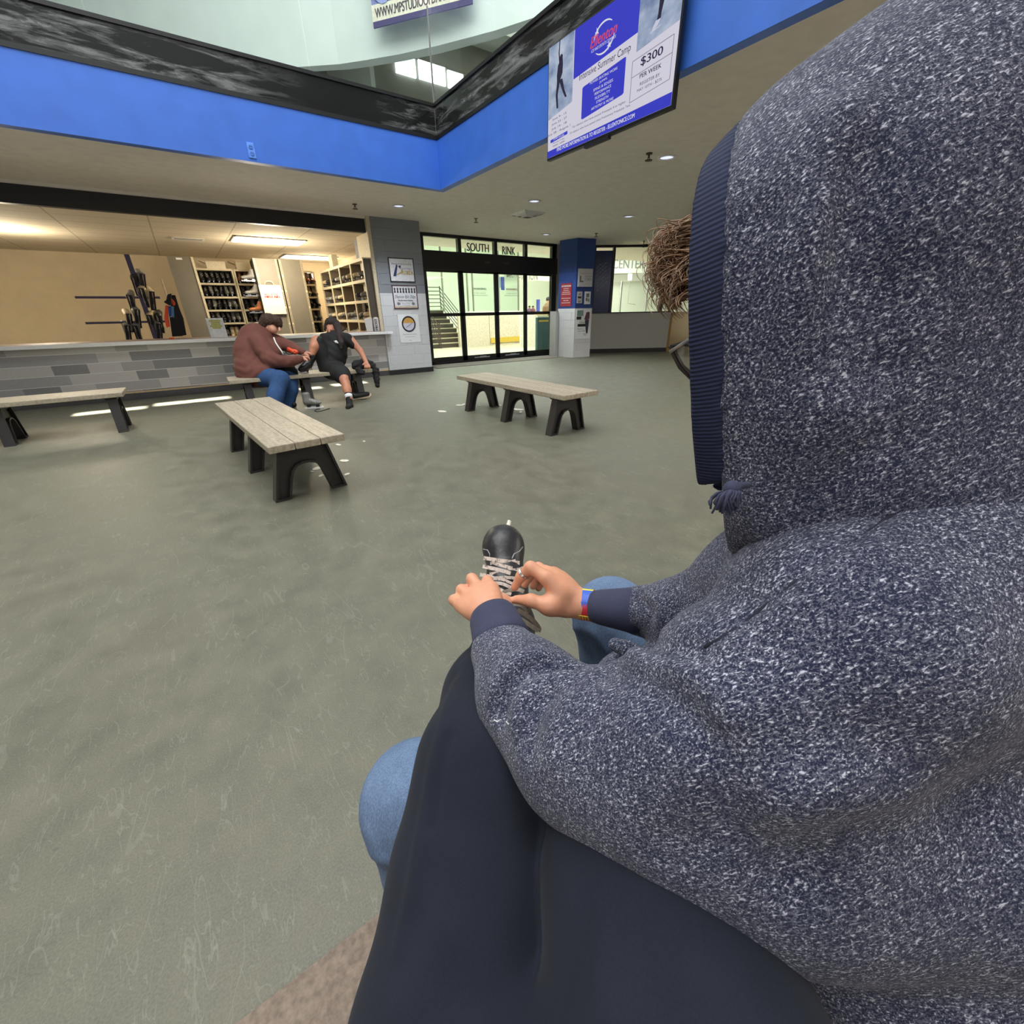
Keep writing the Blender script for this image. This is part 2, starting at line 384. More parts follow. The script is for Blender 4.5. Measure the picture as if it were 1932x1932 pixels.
struct(MB().box(-9, HX, -9, -1.0, CZ, ZD).build('shade_slab', M_CEIL))  # unseen slab added behind the camera to shade the near floor
struct(MB().box(-9, HX+.12, HY, HY+.12, CZ-.002, ZB).box(HX, HX+.12, -9, HY, CZ-.002, ZB).build('trim_2', M_BLUE))
struct(MB().box(-9, HX-.012, HY-.012, HY, ZB-.02, ZB+.03).box(HX-.012, HX, -9, HY, ZB-.02, ZB+.03).build('trim_3', M_BLACK))
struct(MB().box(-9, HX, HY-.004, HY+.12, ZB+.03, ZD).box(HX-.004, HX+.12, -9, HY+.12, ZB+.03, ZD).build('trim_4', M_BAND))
struct(MB().box(-9, HX, HY-.03, HY+.06, ZD, ZD+.04).box(HX-.03, HX+.06, -9, HY+.06, ZD, ZD+.04).build('trim_5', M_BLACK))
# glass balustrade of the upper floor: separate panes
gr = empty('glass_railing', np.array([HX, HY, ZD])*S, 'clear glass balustrade standing on the black band around the open well', 'railing')
xs = [-8.6, -5, -2.3, .03, 2.33, HX-.02]; ys = [HY-.02, 5.88, 3.6, 1.2, -2, -6]
for a, b in zip(xs[:-1], xs[1:]): box('pane', M_GLASS, a+.008, b-.008, HY+.01, HY+.022, ZD+.04, ZD+1.15, gr)
for a, b in zip(ys[1:], ys[:-1]): box('pane', M_GLASS, HX+.01, HX+.022, a+.008, b-.008, ZD+.04, ZD+1.15, gr)
box('corner_seal', M_STEEL, HX-.008, HX+.012, HY-.008, HY+.012, ZB+.06, ZD+1.15, gr)
# upper storey seen through the glass
M_UPW = mat('upper_white_wall', (214, 222, 218), .7, var=.04, scale=2); M_UPG = mat('upper_grey_wall', (138, 136, 124), .8, var=.12, scale=2)
struct(MB().box(-9, 22, HY+.12, 15.4, CZ+.45, ZD-.01).box(HX+.12, 22, -9, HY+.12, CZ+.45, ZD-.01).build('floor_2', M_GREYP))
struct(MB().box(-9, 22, 15.2, 15.4, ZD, 10).box(13, 13.2, -9, 15.2, ZD, 10).build('wall_upper', M_UPG))
cv = [on_floor(x, y, 5.9)[:2] for x, y in ((597, 124), (640, 121), (680, 115), (750, 103), (824, 86.6), (880, 72), (936, 57), (1014, 31))]
d0 = cv[0]-cv[1]; d1 = cv[-1]-cv[-2]
cv = [cv[0]+d0*k for k in (14, 9, 5, 2)]+cv+[cv[-1]+d1*k for k in (2, 5, 9)]
A = [(*p, 5.9) for p in cv]; B = [(*p, 9.9) for p in cv]
bk = MB(); n = len(A); ctr = np.array([9.5, 13.5])
A2 = [(*(np.array(p)+unit(ctr-p)*.25), 5.9) for p in cv]; B2 = [(q[0], q[1], 9.9) for q in A2]
bk.strip(A, B).strip(A2, B2).strip(A, A2).strip(B, B2); struct(bk.build('wall_bulkhead', M_UPW, smooth=False))
# bright clerestory strips in the upper back wall
M_SKY = mat('daylight_pane', (235, 245, 250), .4, emit=(238, 246, 255), es=3.2)
for i, (a, b) in enumerate((((745, 118), (783, 133)), ((789, 129), (839, 149)), ((844, 148), (873, 160)))):
    p = on_y(*a, 15.18); q = on_y(*b, 15.18)
    w = empty('window_%d' % (3+i), np.array([(p[0]+q[0])/2, 15.18, (p[2]+q[2])/2])*S, kind='structure')
    box('pane', M_SKY, p[0], q[0], 15.12, 15.18, min(p[2], q[2])-.18, max(p[2], q[2])+.18, w)
    box('frame', M_UPG, p[0]-.06, q[0]+.06, 15.10, 15.14, max(p[2], q[2])+.18, max(p[2], q[2])+.24, w)
# unseen roof with slots cut for the sun patches
ROOF = 9.9
# ---- dance studio banner on the bulkhead
bA, bB = np.array([*cv[6], 0.]), np.array([*cv[10], 0.])
X = unit(bB-bA); Z = np.array([0, 0, 1.]); nB = np.cross(X, Z); nB = nB if nB@(-bA) > 0 else -nB; bO = min(((np.array([*q, 0.])-bA)@nB for q in cv[4:12]), key=lambda t: -t); bO = bA+nB*(bO+.06)
def on_bulk(x, y): d = ray(x, y); o = np.array([0, 0, 1.35]); return o+d*((bO-o)@nB)/(d@nB)
pa = on_bulk(706, 55); pb = on_bulk(892, 7); pb[2] = pa[2] = (pa[2]+pb[2])/2
bd = empty('dance_banner', (pa+pb)/2*S, 'hanging dance studio banner with a web address, behind the upper glass', 'banner'); W = np.linalg.norm(pb-pa); N = np.cross(X, Z); nb = pa
tocam = unit(np.array([0, 0, 1.35])-pa); sg = 1 if N@tocam > 0 else -1; N = N*sg; off = N*.02
def bq(mb, u0, u1, v0, v1, l): return mb.add([nb+X*W*u+Z*v+N*l for u, v in ((u0, v0), (u1, v0), (u1, v1), (u0, v1))]+[nb+X*W*u+Z*v+N*(l-.012) for u, v in ((u0, v0), (u1, v0), (u1, v1), (u0, v1))], [(0, 1, 2, 3), (4, 5, 6, 7), (0, 1, 5, 4), (1, 2, 6, 5), (2, 3, 7, 6), (3, 0, 4, 7)])
HB = W*.15
bq(MB(), 0, 1, 0, W*.8, 0).build('sheet', mat('banner_violet', (132, 140, 196), .6, var=.25, scale=3), bd)
bq(MB(), 0, 1, HB*.27, HB, .014).build('address_strip', mat('banner_cream', (226, 220, 200), .6), bd)
bq(MB(), 0, 1, 0, HB*.27, .014).build('lower_edge', mat('banner_purple', (70, 62, 110), .6), bd)
letter(MB(), 'WWW.MPSTUDIOOFDANCE.COM', nb+X*W*.5+Z*HB*.62+N*.018, X, Z, W*.93, HB*.42, .0, bold=.004).build('lettering', mat('banner_ink', (72, 66, 80), .6), bd)
skin_b = mat('banner_skin', (206, 160, 140), .6)
MB().prism([(W*.17*(math.cos(a)+.12*math.cos(3*a)), W*.22*math.sin(a)) for a in np.linspace(0, 2*PI, 24)[:-1]], nb+X*W*.36+Z*(HB+W*.2)+N*.016, X, Z, N, 0, .01).build('printed_figure', skin_b, bd)
MB().prism([(math.cos(a)*W*.12, math.sin(a)*W*.16) for a in np.linspace(0, 2*PI, 20)[:-1]], nb+X*W*.13+Z*(HB+W*.15)+N*.016, X, Z, N, 0, .008).build('printed_skirt', mat('banner_lilac', (150, 160, 214), .6), bd)
# ---- socket on the blue fascia
p = on_y(474, 284, HY); so = empty('wall_socket', p*S, 'blue painted double power socket on the blue fascia', 'socket')
box('plate', mat('socket_blue', (92, 144, 232), .4), p[0]-.045, p[0]+.045, HY-.012, HY, p[2]-.085, p[2]+.085, so, bevel=.003)
for dz in (-.035, .035):
    f = MB().lathe([(.026, 0), (.026, .006), (.022, .008)], (p[0], HY-.012, p[2]+dz), 16, (0, -1, 0)).build('receptacle', mat('socket_face', (70, 120, 210), .4), so)
    MB().box(p[0]-.013, p[0]-.008, HY-.0215, HY-.0195, p[2]+dz-.004, p[2]+dz+.012).box(p[0]+.008, p[0]+.013, HY-.0215, HY-.0195, p[2]+dz-.004, p[2]+dz+.012).build('slot', M_INK, f)
# ---- ceiling fittings
M_LENS = mat('downlight_lens', (225, 228, 250), .3, emit=(214, 220, 255), es=1.1); M_TRIMW = mat('white_trim_ring', (214, 214, 216), .4)
DL = [(752, 388), (1008, 379), (1258, 296), (1186, 408), (1030, 442)]
DLAB = ['round recessed downlight nearest the skate counter, left end of its row', 'round recessed downlight between the hanging screen and the skate counter pillar', 'large round recessed downlight beside the hooded person, nearest the screen', 'small round recessed downlight above the blue column', 'smallest round recessed downlight just in front of the glass doors']
for (x, y), lb in zip(DL, DLAB):
    p = on_floor(x, y, CZ); o = empty('downlight', p*S, lb, 'ceiling light', 'recessed downlights')
    MB().lathe([(.09, 0), (.125, 0), (.13, -.012), (.095, -.016), (.09, 0)], (p[0], p[1], CZ), 28).build('trim_ring', M_TRIMW, o, smooth=True)
    MB().lathe([(.0, -.006), (.092, -.004), (.092, 0)], (p[0], p[1], CZ), 28).build('lens', M_LENS, o)
M_BRASS = mat('dull_brass', (70, 56, 46), .45, .6)
SP = [(669, 385, 'small fire sprinkler head left of the downlight by the counter'), (898, 412, 'small fire sprinkler head left of the square ceiling vent'), (1225, 289, 'dark fire sprinkler head beside the largest downlight'), (1125, 440, 'small fire sprinkler head right above the blue column')]
for x, y, lb in SP:
    p = on_floor(x, y, CZ); o = empty('sprinkler', p*S, lb, 'sprinkler', 'fire sprinklers')
    MB().lathe([(.045, 0), (.04, -.012), (.012, -.014), (.012, -.05), (.004, -.05)], (p[0], p[1], CZ), 14).build('stem', M_BRASS, o)
    MB().lathe([(.004, -.075), (.05, -.075), (.05, -.081), (.004, -.083)], (p[0], p[1], CZ), 14).bar((p[0]-.02, p[1], CZ-.045), (p[0]-.012, p[1], CZ-.077), .007).bar((p[0]+.02, p[1], CZ-.045), (p[0]+.012, p[1], CZ-.077), .007).build('deflector', M_BRASS, o)
p = on_floor(995, 403, CZ); o = empty('ceiling_vent', p*S, 'square white louvred air vent in the ceiling before the glass doors', 'vent')
for k, (r, z) in enumerate(((.3, .03), (.22, .05), (.14, .07))):
    MB().add([(p[0]+sx*r, p[1]+sy*r, CZ-.004) for sx, sy in ((-1, -1), (1, -1), (1, 1), (-1, 1))]+[(p[0]+sx*(r-.06), p[1]+sy*(r-.06), CZ-z) for sx, sy in ((-1, -1), (1, -1), (1, 1), (-1, 1))], [(i, (i+1) % 4, 4+(i+1) % 4, 4+i) for i in range(4)]).build('louvre', M_TRIMW, o)
box('core', M_INK, p[0]-.1, p[0]+.1, p[1]-.1, p[1]+.1, CZ-.004, CZ-.001, o)
# ================================================================ screen on the right fascia
TX = HX-.13; y0, y1, z0, z1 = 3.185, 4.925, 2.978, 3.97
tv = empty('wall_screen', np.array([HX, (y0+y1)/2, (z0+z1)/2])*S, 'large flat screen showing a skating camp notice, hung on the blue fascia', 'screen')
box('housing', mat('screen_black', (16, 16, 18), .3), TX+.004, TX+.06, y0, y1, z0, z1, tv, bevel=.004)
box('bracket', M_BLACK, TX+.06, HX, 3.7, 4.4, 3.35, 3.8, tv)
box('sensor_bar', M_BLACK, TX+.004, TX+.05, 3.95, 4.3, z0-.025, z0, tv)
def scr_mat(name, rgb, es=1.0, var=.02, scale=20):
    if name not in MC: MC[name] = mat(name+'_', (10, 10, 12), .12, emit=rgb, es=es)
    return MC[name]
EX = np.array([0, -1., 0]); EZ = np.array([0, 0, 1.]); EN = np.array([-1., 0, 0]); SW, SH = y1-y0-.03, z1-z0-.035; so_ = np.array([TX+.003, y1-.015, z0+.022])
def sp(u, v, l=0): return so_+EX*u*SW+EZ*v*SH+EN*l
def spoly(mb, pts, l): return mb.add([sp(u, v, l) for u, v in pts], [tuple(range(len(pts)))])
ES = .80
scr = spoly(MB(), [(0, 0), (1, 0), (1, 1), (0, 1)], .001).build('picture', scr_mat('screen_white', (226, 222, 238), ES), tv)
sb = scr_mat('screen_blue', (62, 66, 208), ES)
spoly(MB(), [(0, 0), (1, 0), (1, .095), (0, .065)], .003).build('footer_band', sb, tv)
spoly(MB(), [(.24, .60), (.735, .66), (.735, 1), (.24, 1)], .003).build('header_panel', sb, tv)
def photo_mat(name):
    t = NT(name); n = t.noise(t.coord((1, 2, 3)), 2.6, 4); c = t.ramp(n, [(.3, srgb(120, 138, 176)), (.55, srgb(176, 190, 214)), (.75, srgb(214, 222, 236))]); t.base((.004, .004, .005, 1)); t.link(c, t.b.inputs['Emission Color']); t.b.inputs['Emission Strength'].default_value = ES; t.set(Roughness=.12); return t.m
pm = photo_mat('ice_photo')
L = spoly(MB(), [(0, .36), (.235, .42), (.235, 1), (0, 1)], .003).build('left_photo', pm, tv)
R_ = spoly(MB(), [(.735, .52), (1, .57), (1, 1), (.735, 1)], .003).build('right_photo', pm, tv)
sk = scr_mat('skater_print', (66, 62, 92), .4)
def limb(mb, pts, l): # flat printed limb of varying width
    A = []; B = []
    for i, (u, v, w) in enumerate(pts):
        A.append(sp(u-w, v, l)); B.append(sp(u+w, v, l))
    return mb.strip(A, B)
mb = MB(); limb(mb, [(.095, .43, .008), (.085, .55, .010), (.1, .66, .014), (.11, .72, .027), (.115, .8, .024), (.125, .84, .010)], .005); limb(mb, [(.175, .49, .008), (.15, .56, .010), (.12, .67, .016)], .005); limb(mb, [(.11, .8, .006), (.1, .9, .005), (.105, 1.0, .004)], .005)
spoly(mb, [(.122+.014*math.cos(a), .855+.025*math.sin(a)) for a in np.linspace(0, 2*PI, 12)[:-1]], .005); mb.build('printed_skater', sk, L)
mb = MB(); limb(mb, [(.868, .66, .012), (.872, .7, .01), (.885, .84, .02), (.892, .93, .026), (.88, 1.0, .034)], .005); limb(mb, [(.83, .985, .05), (.84, .95, .03), (.85, .93, .01)], .005); mb.build('printed_legs', sk, R_)
mb = MB(); limb(mb, [(.835, .60, .006), (.85, .625, .016), (.866, .66, .016)], .0055); spoly(mb, [(.82, .592), (.885, .61), (.885, .616), (.82, .60)], .0055); mb.build('printed_boot', scr_mat('boot_print', (212, 216, 232), ES), R_)
ink = scr_mat('screen_ink', (58, 54, 96), .5); wht = scr_mat('screen_letter_white', (236, 236, 246), ES); red = scr_mat('screen_red', (226, 84, 110), ES)
def scr_text(body, u, v, w, h, m, nm='lettering', l=.006, sl=0, bold=.0): letter(MB(), body, sp(u, v), EX, EZ, w*SW, h*SH, l, sl, bold).build(nm, m, tv)
lg = MB()
for a0, a1, cy in ((.25*PI, .95*PI, .80), (1.25*PI, 1.95*PI, .77)):
    A = []; B = []
    for k, a in enumerate(np.linspace(a0, a1, 14)):
        r = .0; w = .004+.006*math.sin(PI*k/13); A.append(sp(.485+.083*math.cos(a), .785+.125*math.sin(a), .005)); B.append(sp(.485+(.083-w)*math.cos(a), .785+(.125-w*1.6)*math.sin(a), .005))
    lg.strip(A, B)
for cu, cv_ in ((.43, .86), (.53, .70)):
    spoly(lg, [(cu+(.018 if k % 2 else .006)*math.cos(PI*k/5), cv_+(.04 if k % 2 else .012)*math.sin(PI*k/5)) for k in range(10)], .0055)
lg.build('logo_swoosh', wht, tv)
scr_text('Ellenton', .485, .80, .2, .085, red, 'logo_lettering', .007, .25, .002); scr_text('ICE AND SPORTS COMPLEX', .485, .735, .19, .024, wht, 'logo_caption', .007, .25)
scr_text('Intensive Summer Camp', .495, .578, .40, .075, ink)
rr = [(u, v) for u, v in ((.325, .225), (.335, .215), (.655, .255), (.665, .265), (.665, .53), (.655, .535), (.335, .49), (.325, .48))]
spoly(MB(), rr, .004).build('topic_panel', sb, tv)
for k, s_ in enumerate(('POWER SKATING WORK', 'JUMPS', 'SPINS & EDGES', 'PERFORMANCE', 'FLEXIBILTY', 'STRENGTH', 'ARTISTRY & MORE')):
    scr_text(s_, .5, .485-.037*k, .012*len(s_), .022, wht)
scr_text('For skaters who have passed Freestyle 4 or higher.', .47, .185, .44, .024, ink); scr_text('Or skaters who have passed their Preliminary Freeskate Test.', .475, .14, .5, .024, ink)
scr_text('FIND MORE INFORMATION & TO REGISTER - ELLENTONICE.COM', .43, .045, .66, .035, wht, bold=.001)
for k, s_ in enumerate(('June 9 - 13', 'June 23 - 27', 'July 14 - 18', 'July 28 - August 1')): scr_text(s_, .115, .345-.043*k, .0125*len(s_), .026, ink)
spoly(MB(), [(.03, .135), (.2, .15), (.2, .18), (.03, .165)], .004).build('hours_panel', sb, tv)
scr_text('CAMP HOURS', .115, .158, .11, .018, wht); scr_text('Monday-Friday', .115, .122, .12, .017, ink); scr_text('9:00AM - 3:00PM', .115, .095, .12, .017, ink)
fr = MB()
for (ua, va), (ub, vb) in (((.715, .16), (.975, .195)), ((.975, .195), (.975, .495)), ((.975, .495), (.715, .465)), ((.715, .465), (.715, .16)), ((.715, .345), (.975, .375))): fr.bar(sp(ua, va, .004), sp(ub, vb, .004), .004, .003, (-1, 0, 0))
fr.build('price_border', scr_mat('screen_grey', (170, 168, 190), .5), tv)
scr_text('$300', .845, .425, .14, .07, ink, bold=.002); scr_text('PER WEEK', .845, .325, .14, .032, ink, bold=.001); scr_text('REGISTER BY', .845, .265, .13, .024, ink); scr_text('MAY 10TH - $275', .845, .222, .16, .024, ink)
# ================================================================ skate counter pillar, doors, column, right window
PY0 = 10.6
M_PIL = block_mat('painted_block', srgb(128, 131, 138), srgb(206, 206, 208), 1.80*S)
struct(MB().box(3.86, 5.0, PY0, 11.86, 0, CZ).build('wall_pillar', M_PIL))
struct(MB().box(3.84, 5.02, PY0-.02, 11.84, 0, .115).build('baseboard_pillar', M_BASE))
struct(MB().box(10.25, 11.75, 11.93, 12.1, 0, CZ).build('wall_door_right', M_GREYP))
struct(MB().box(5.0, 5.62, 11.95, 12.15, 0, CZ).build('wall_door_side', M_GREYP))
def framed(name, label, x0, x1, z0, z1, sheet, fm, Y=PY0, cat='poster', d=.02, fw=.018):
    o = empty(name, np.array([(x0+x1)/2, Y, z0])*S, label, cat)
    box('sheet', sheet, x0, x1, Y-.012, Y, z0, z1, o)
    if fm is not None: MB().box(x0, x1, Y-d, Y-.001, z1-fw, z1).box(x0, x1, Y-d, Y-.001, z0, z0+fw).box(x0, x0+fw, Y-d, Y-.001, z0, z1).box(x1-fw, x1, Y-d, Y-.001, z0, z1).build('frame', fm, o)
    return o
def ptext(o, body, x, z, w, h, m, Y=PY0, bold=0., nm='lettering', sl=0): letter(MB(), body, (x, Y-.012, z), (1, 0, 0), (0, 0, 1), w, h, .002, sl, bold).build(nm, m, o)
gx = lambda x, y: on_y(x, y, PY0)
a = gx(731, 485.5); b = gx(784, 533); X0, X1, Z0, Z1 = gx(734, 510)[0], gx(781, 510)[0], b[2], a[2]
M_POST = mat('poster_grey_white', (214, 214, 218), .35); navy = mat('logo_navy', (40, 52, 96), .5); tan = mat('logo_tan', (176, 150, 96), .5)
o = framed('framed_poster', 'black framed poster naming southwest florida, top of three on the pillar', X0, X1, Z0, Z1, M_POST, M_BLACK)
w = X1-X0; h = Z1-Z0; cx = (X0+X1)/2
ptext(o, 'Welcome to the home of the', cx, Z0+h*.76, w*.8, h*.07, M_INK, sl=.2); ptext(o, 'SOUTHWEST', X0+w*.72, Z0+h*.56, w*.44, h*.09, M_GINK); ptext(o, 'FLORIDA', X0+w*.72, Z0+h*.40, w*.46, h*.18, tan, bold=.004)
MB().prism([(0, 0), (.07, .0), (.13, .22), (.1, .24)], (X0+w*.13, PY0-.013, Z0+h*.24), (1, 0, 0), (0, 0, 1), (0, -1, 0), 0, .004).build('emblem_blade', navy, o)
MB().prism([(0, 0), (.22, .06), (.2, .16), (.16, .08)], (X0+w*.18, PY0-.013, Z0+h*.26), (1, 0, 0), (0, 0, 1), (0, -1, 0), 0, .003).build('emblem_wave', tan, o)
MB().prism([(0, .04), (.07, .06), (.055, -.02)], (X0+w*.36, PY0-.013, Z0+h*.58), (1, 0, 0), (0, 0, 1), (0, -1, 0), 0, .003).build('emblem_flag', navy, o)
X0, X1, Z0, Z1 = gx(741, 560)[0], gx(787, 560)[0], gx(764, 582.5)[2], gx(764, 538.5)[2]
o = framed('framed_poster', 'framed team poster with a row of skaters in the middle of the pillar', X0, X1, Z0, Z1, M_POST, mat('maroon_frame', (74, 36, 40), .5))
w = X1-X0; h = Z1-Z0; cx = (X0+X1)/2
sil = MB()
for k in range(8):
    x = X0+w*(.1+.115*k); z = Z0+h*.68; sil.prism([(-.022, 0), (.022, 0), (.012, .06), (.028, .1), (.01, .09), (0, .12), (-.01, .09), (-.028, .1), (-.012, .06)], (x, PY0-.013, z), (1, 0, 0), (0, 0, 1), (0, -1, 0), 0, .002)
sil.build('printed_skaters', M_INK, o)
ptext(o, 'Ellenton Epic Edge', cx, Z0+h*.5, w*.84, h*.17, navy, sl=.25); ptext(o, 'Synchronized Skating', cx, Z0+h*.35, w*.6, h*.07, M_INK, bold=.002); ptext(o, 'Learn to skate', cx, Z0+h*.24, w*.3, h*.045, M_GINK); ptext(o, 'www.epicedge', cx, Z0+h*.15, w*.3, h*.04, M_GINK)
box('tan_stripe', mat('stripe_tan', (206, 188, 158), .5), X0+.02, X1-.01, PY0-.015, PY0-.012, Z0+h*.05, Z0+h*.11, o)
for sx in (.2, .8): MB().prism([(.04*math.cos(q), .04*math.sin(q)*(1 if k % 2 else .6)) for k, q in enumerate(np.linspace(0, 2*PI, 11)[:-1])], (X0+w*sx, PY0-.013, Z0+h*.22), (1, 0, 0), (0, 0, 1), (0, -1, 0), 0, .002).build('printed_emblem', M_GINK, o)
X0, X1, Z0, Z1 = gx(752, 620)[0], gx(791, 620)[0], gx(771, 646)[2], gx(771, 593)[2]
o = framed('club_poster', 'white poster with a round black and gold crest, lowest on the pillar', X0, X1, Z0, Z1, M_PAPER, None)
w = X1-X0; h = Z1-Z0; cx = (X0+X1)/2; cz_ = Z0+h*.66
MB().tube([(cx+.16*math.cos(q), PY0-.014, cz_+.16*math.sin(q)) for q in np.linspace(0, 2*PI, 41)], .017, 8, cap=False).build('crest_ring', M_INK, o)
MB().lathe([(.0, 0), (.145, 0), (.145, .002), (0, .002)], (cx, PY0-.012, cz_), 32, (0, -1, 0)).build('crest_field', mat('crest_pale', (206, 206, 222), .5), o)
MB().prism([(.14*math.cos(q), .02+.12*math.sin(q)) for q in np.linspace(0, PI, 14)], (cx, PY0-.0145, cz_), (1, 0, 0), (0, 0, 1), (0, -1, 0), 0, .002).build('crest_sun', mat('crest_gold', (206, 160, 84), .5), o)
MB().bar((cx-.07, PY0-.0165, cz_-.07), (cx+.09, PY0-.0165, cz_+.02), .012, .004).build('crest_stick', navy, o)
ptext(o, 'Adult Sportsmanship', cx, Z0+h*.29, w*.66, h*.04, navy); ptext(o, 'For Playing Fairly', cx, Z0+h*.2, w*.46, h*.03, navy); ptext(o, '2024', cx, Z0+h*.08, w*.13, h*.028, M_GINK)
# ---- sliding doors
DY = 11.92; mx = [5.62, 6.74, 7.93, 9.03, 10.12]
dr = empty('door_1', np.array([7.9, DY, 0])*S, kind='structure')
fr = MB().box(5.55, 10.25, DY-.06, DY+.06, 3.19, CZ).box(5.55, 10.25, DY-.10, DY+.08, 2.43, 2.87).box(5.55, 10.25, DY-.06, DY+.06, 0, .06)
for x in mx: fr.box(x-.05, x+.05, DY-.06, DY+.06, 2.87, 3.19)
fr.box(5.55, 5.68, DY-.06, DY+.06, 0, 2.45).box(10.06, 10.25, DY-.06, DY+.06, 0, CZ)
fr.build('frame', M_BLACK, dr)
LT = mat('door_letter', (66, 70, 68), .5); LR = mat('door_letter_red', (96, 40, 40), .5)
for i in range(4):
    a, b = mx[i], mx[i+1]; yy = DY-.012 if i in (1, 2) else DY+.01
    lf = MB().box(a, a+.075, yy-.02, yy+.02, .06, 2.43).box(b-.075, b, yy-.02, yy+.02, .06, 2.43).box(a, b, yy-.02, yy+.02, .06, .19).box(a, b, yy-.02, yy+.02, 1.28, 1.365).box(a, b, yy-.02, yy+.02, 2.38, 2.43).build('leaf', M_BLACK, dr)
    box('pane', M_GLASS, a+.05, b-.05, yy-.004, yy+.004, .18, 1.29, lf); box('pane', M_GLASS, a+.05, b-.05, yy-.004, yy+.004, 1.36, 2.39, lf)
    box('transom_pane', M_GLASS, a+.05, b-.05, DY-.004, DY+.004, 2.87, 3.19, dr)
    if i in (1, 2):
        x = (a+b)/2+.02
        letter(MB(), 'WARNING', (x, yy-.006, 1.99), (1, 0, 0), (0, 0, 1), .44, .055, .003, bold=.003).build('lettering', LT if i == 1 else LR, lf)
        letter(MB(), 'STAND CLEAR OF', (x, yy-.006, 1.88), (1, 0, 0), (0, 0, 1), .4, .032, .003).build('lettering', LT, lf); letter(MB(), 'DOORS OPEN AUTOMATICALLY', (x, yy-.006, 1.82), (1, 0, 0), (0, 0, 1), .55, .032, .003).build('lettering', LT, lf)
        MB().bar((x-.22, yy-.006, 1.935), (x+.22, yy-.006, 1.935), .008, .004).build('rule', LT, lf)
        MB().box(x-.3, x+.25, yy-.026, yy-.02, .1, .13).box(x-.1, x+.12, yy-.026, yy-.02, .13, .15).build('floor_decal', mat('decal_silver', (150, 152, 156), .4), lf)
letter(MB(), 'SOUTH', (7.36, DY-.006, 3.02), (1, 0, 0), (0, 0, 1), .72, .2, .003, bold=.008).build('lettering', LT, dr); letter(MB(), 'RINK', (8.42, DY-.006, 3.0), (1, 0, 0), (0, 0, 1), .46, .2, .003, bold=.008).build('lettering', LT, dr)
for x in (7.6, 8.28): letter(MB(), 'PUSH', (x, DY-.1, 2.66), (1, 0, 0), (0, 0, 1), .18, .05, .003).build('lettering', mat('dim_letter', (84, 84, 84), .5), dr)
mt = box('door_mat', mat('taupe_mat', (120, 112, 104), .9, var=.12, bump=.4), 5.35, 9.9, 10.98, 11.8, 0, .012); thing(mt, 'long taupe entrance mat in front of the glass sliding doors', 'mat')
# ---- blue and white square column
c0 = np.array([9.826, 11.245]); c1 = np.array([9.95, 10.604]); c2 = np.array([10.562, 10.479]); u1 = unit(c0-c1); u2 = unit(c2-c1); L1 = np.linalg.norm(c0-c1); L2 = np.linalg.norm(c2-c1); c3 = c0+c2-c1
colm = MB(); q = [c1, c2, c3, c0]; colm.add([(*p, 0) for p in q]+[(*p, CZ) for p in q], [(0, 1, 2, 3), (4, 5, 6, 7)]+[(i, (i+1) % 4, 4+(i+1) % 4, 4+i) for i in range(4)])
struct(colm.build('wall_column', block_mat('column_paint', srgb(36, 66, 136), srgb(216, 214, 212), 1.43*S)))
struct(MB().bx((9.72, 11.3, .68), (.1, .3, 1.36)).build('trim_6', M_GREYP))
N1 = np.array([-u1[1], u1[0]]); N1 = N1 if N1@(-c1) > 0 else -N1; N2 = np.array([-u2[1], u2[0]]); N2 = N2 if N2@(-c1) > 0 else -N2
def on_face(x, y, N): d = ray(x, y); o = np.array([0, 0, 1.35]); n = np.array([*N, 0]); p = np.array([*c1, 0]); return o+d*((p-o)@n)/(d@n)
def column_sheet(name, label, px, N, U, m, d=.012, cat='poster'):
    p = [on_face(x, y, N) for x, y in px]; z0_ = np.mean([q[2] for q in p[2:]]); z1_ = np.mean([q[2] for q in p[:2]]); s0 = np.mean([(p[i][:2]-c1)@U for i in (0, 3)]); s1 = np.mean([(p[i][:2]-c1)@U for i in (1, 2)])
    s0, s1 = min(s0, s1), max(s0, s1); n3 = np.array([*N, 0]); o3 = np.array([*c1, 0])+n3*.001; U3 = np.array([*U, 0])
    o = empty(name, (o3+U3*(s0+s1)/2+np.array([0, 0, z0_]))*S, label, cat)
    MB().prism([(s0, z0_), (s1, z0_), (s1, z1_), (s0, z1_)], o3, U3, (0, 0, 1), n3, 0, d).build('sheet', m, o)
    X3 = U3 if np.cross(U3, [0, 0, 1])@n3 > 0 else -U3
    def put(body, u, v, w, h, mm, bold=0):
        c = o3+U3*(s0+(s1-s0)*u)+np.array([0, 0, z0_+(z1_-z0_)*v])+n3*(d+.001); letter(MB(), body, c, X3, (0, 0, 1), w*(s1-s0), h*(z1_-z0_), .001, 0, bold).build('lettering', mm, o)
    def block(nm, u0, u1_, v0, v1, mm): MB().prism([(s0+(s1-s0)*a, z0_+(z1_-z0_)*b) for a, b in ((u0, v0), (u1_, v0), (u1_, v1), (u0, v1))], o3, U3, (0, 0, 1), n3, d, d+.003).build(nm, mm, o)
    return o, put, block
o, put, block = column_sheet('rules_poster', 'red rules poster with white lines on the blue column side', [(1059, 535), (1079, 534), (1078, 578), (1058, 578)], N1, u1, mat('red_sheet', (150, 40, 48), .5))
put('ATTENTION', .5, .88, .85, .07, M_PAPER, .003)
for k, (w_, v) in enumerate(((.5, .76), (.5, .68), (.72, .6), (.82, .52), (.85, .34), (.5, .24), (.8, .14))): block('text_line', .5-w_/2, .5+w_/2, v, v+.03, mat('faded_white', (206, 180, 178), .6))
o, put, block = column_sheet('framed_poster', 'framed southwest florida poster on the blue column', [(1091, 506), (1118, 508), (1116, 541), (1089.5, 541)], N2, u2, M_POST, .03)
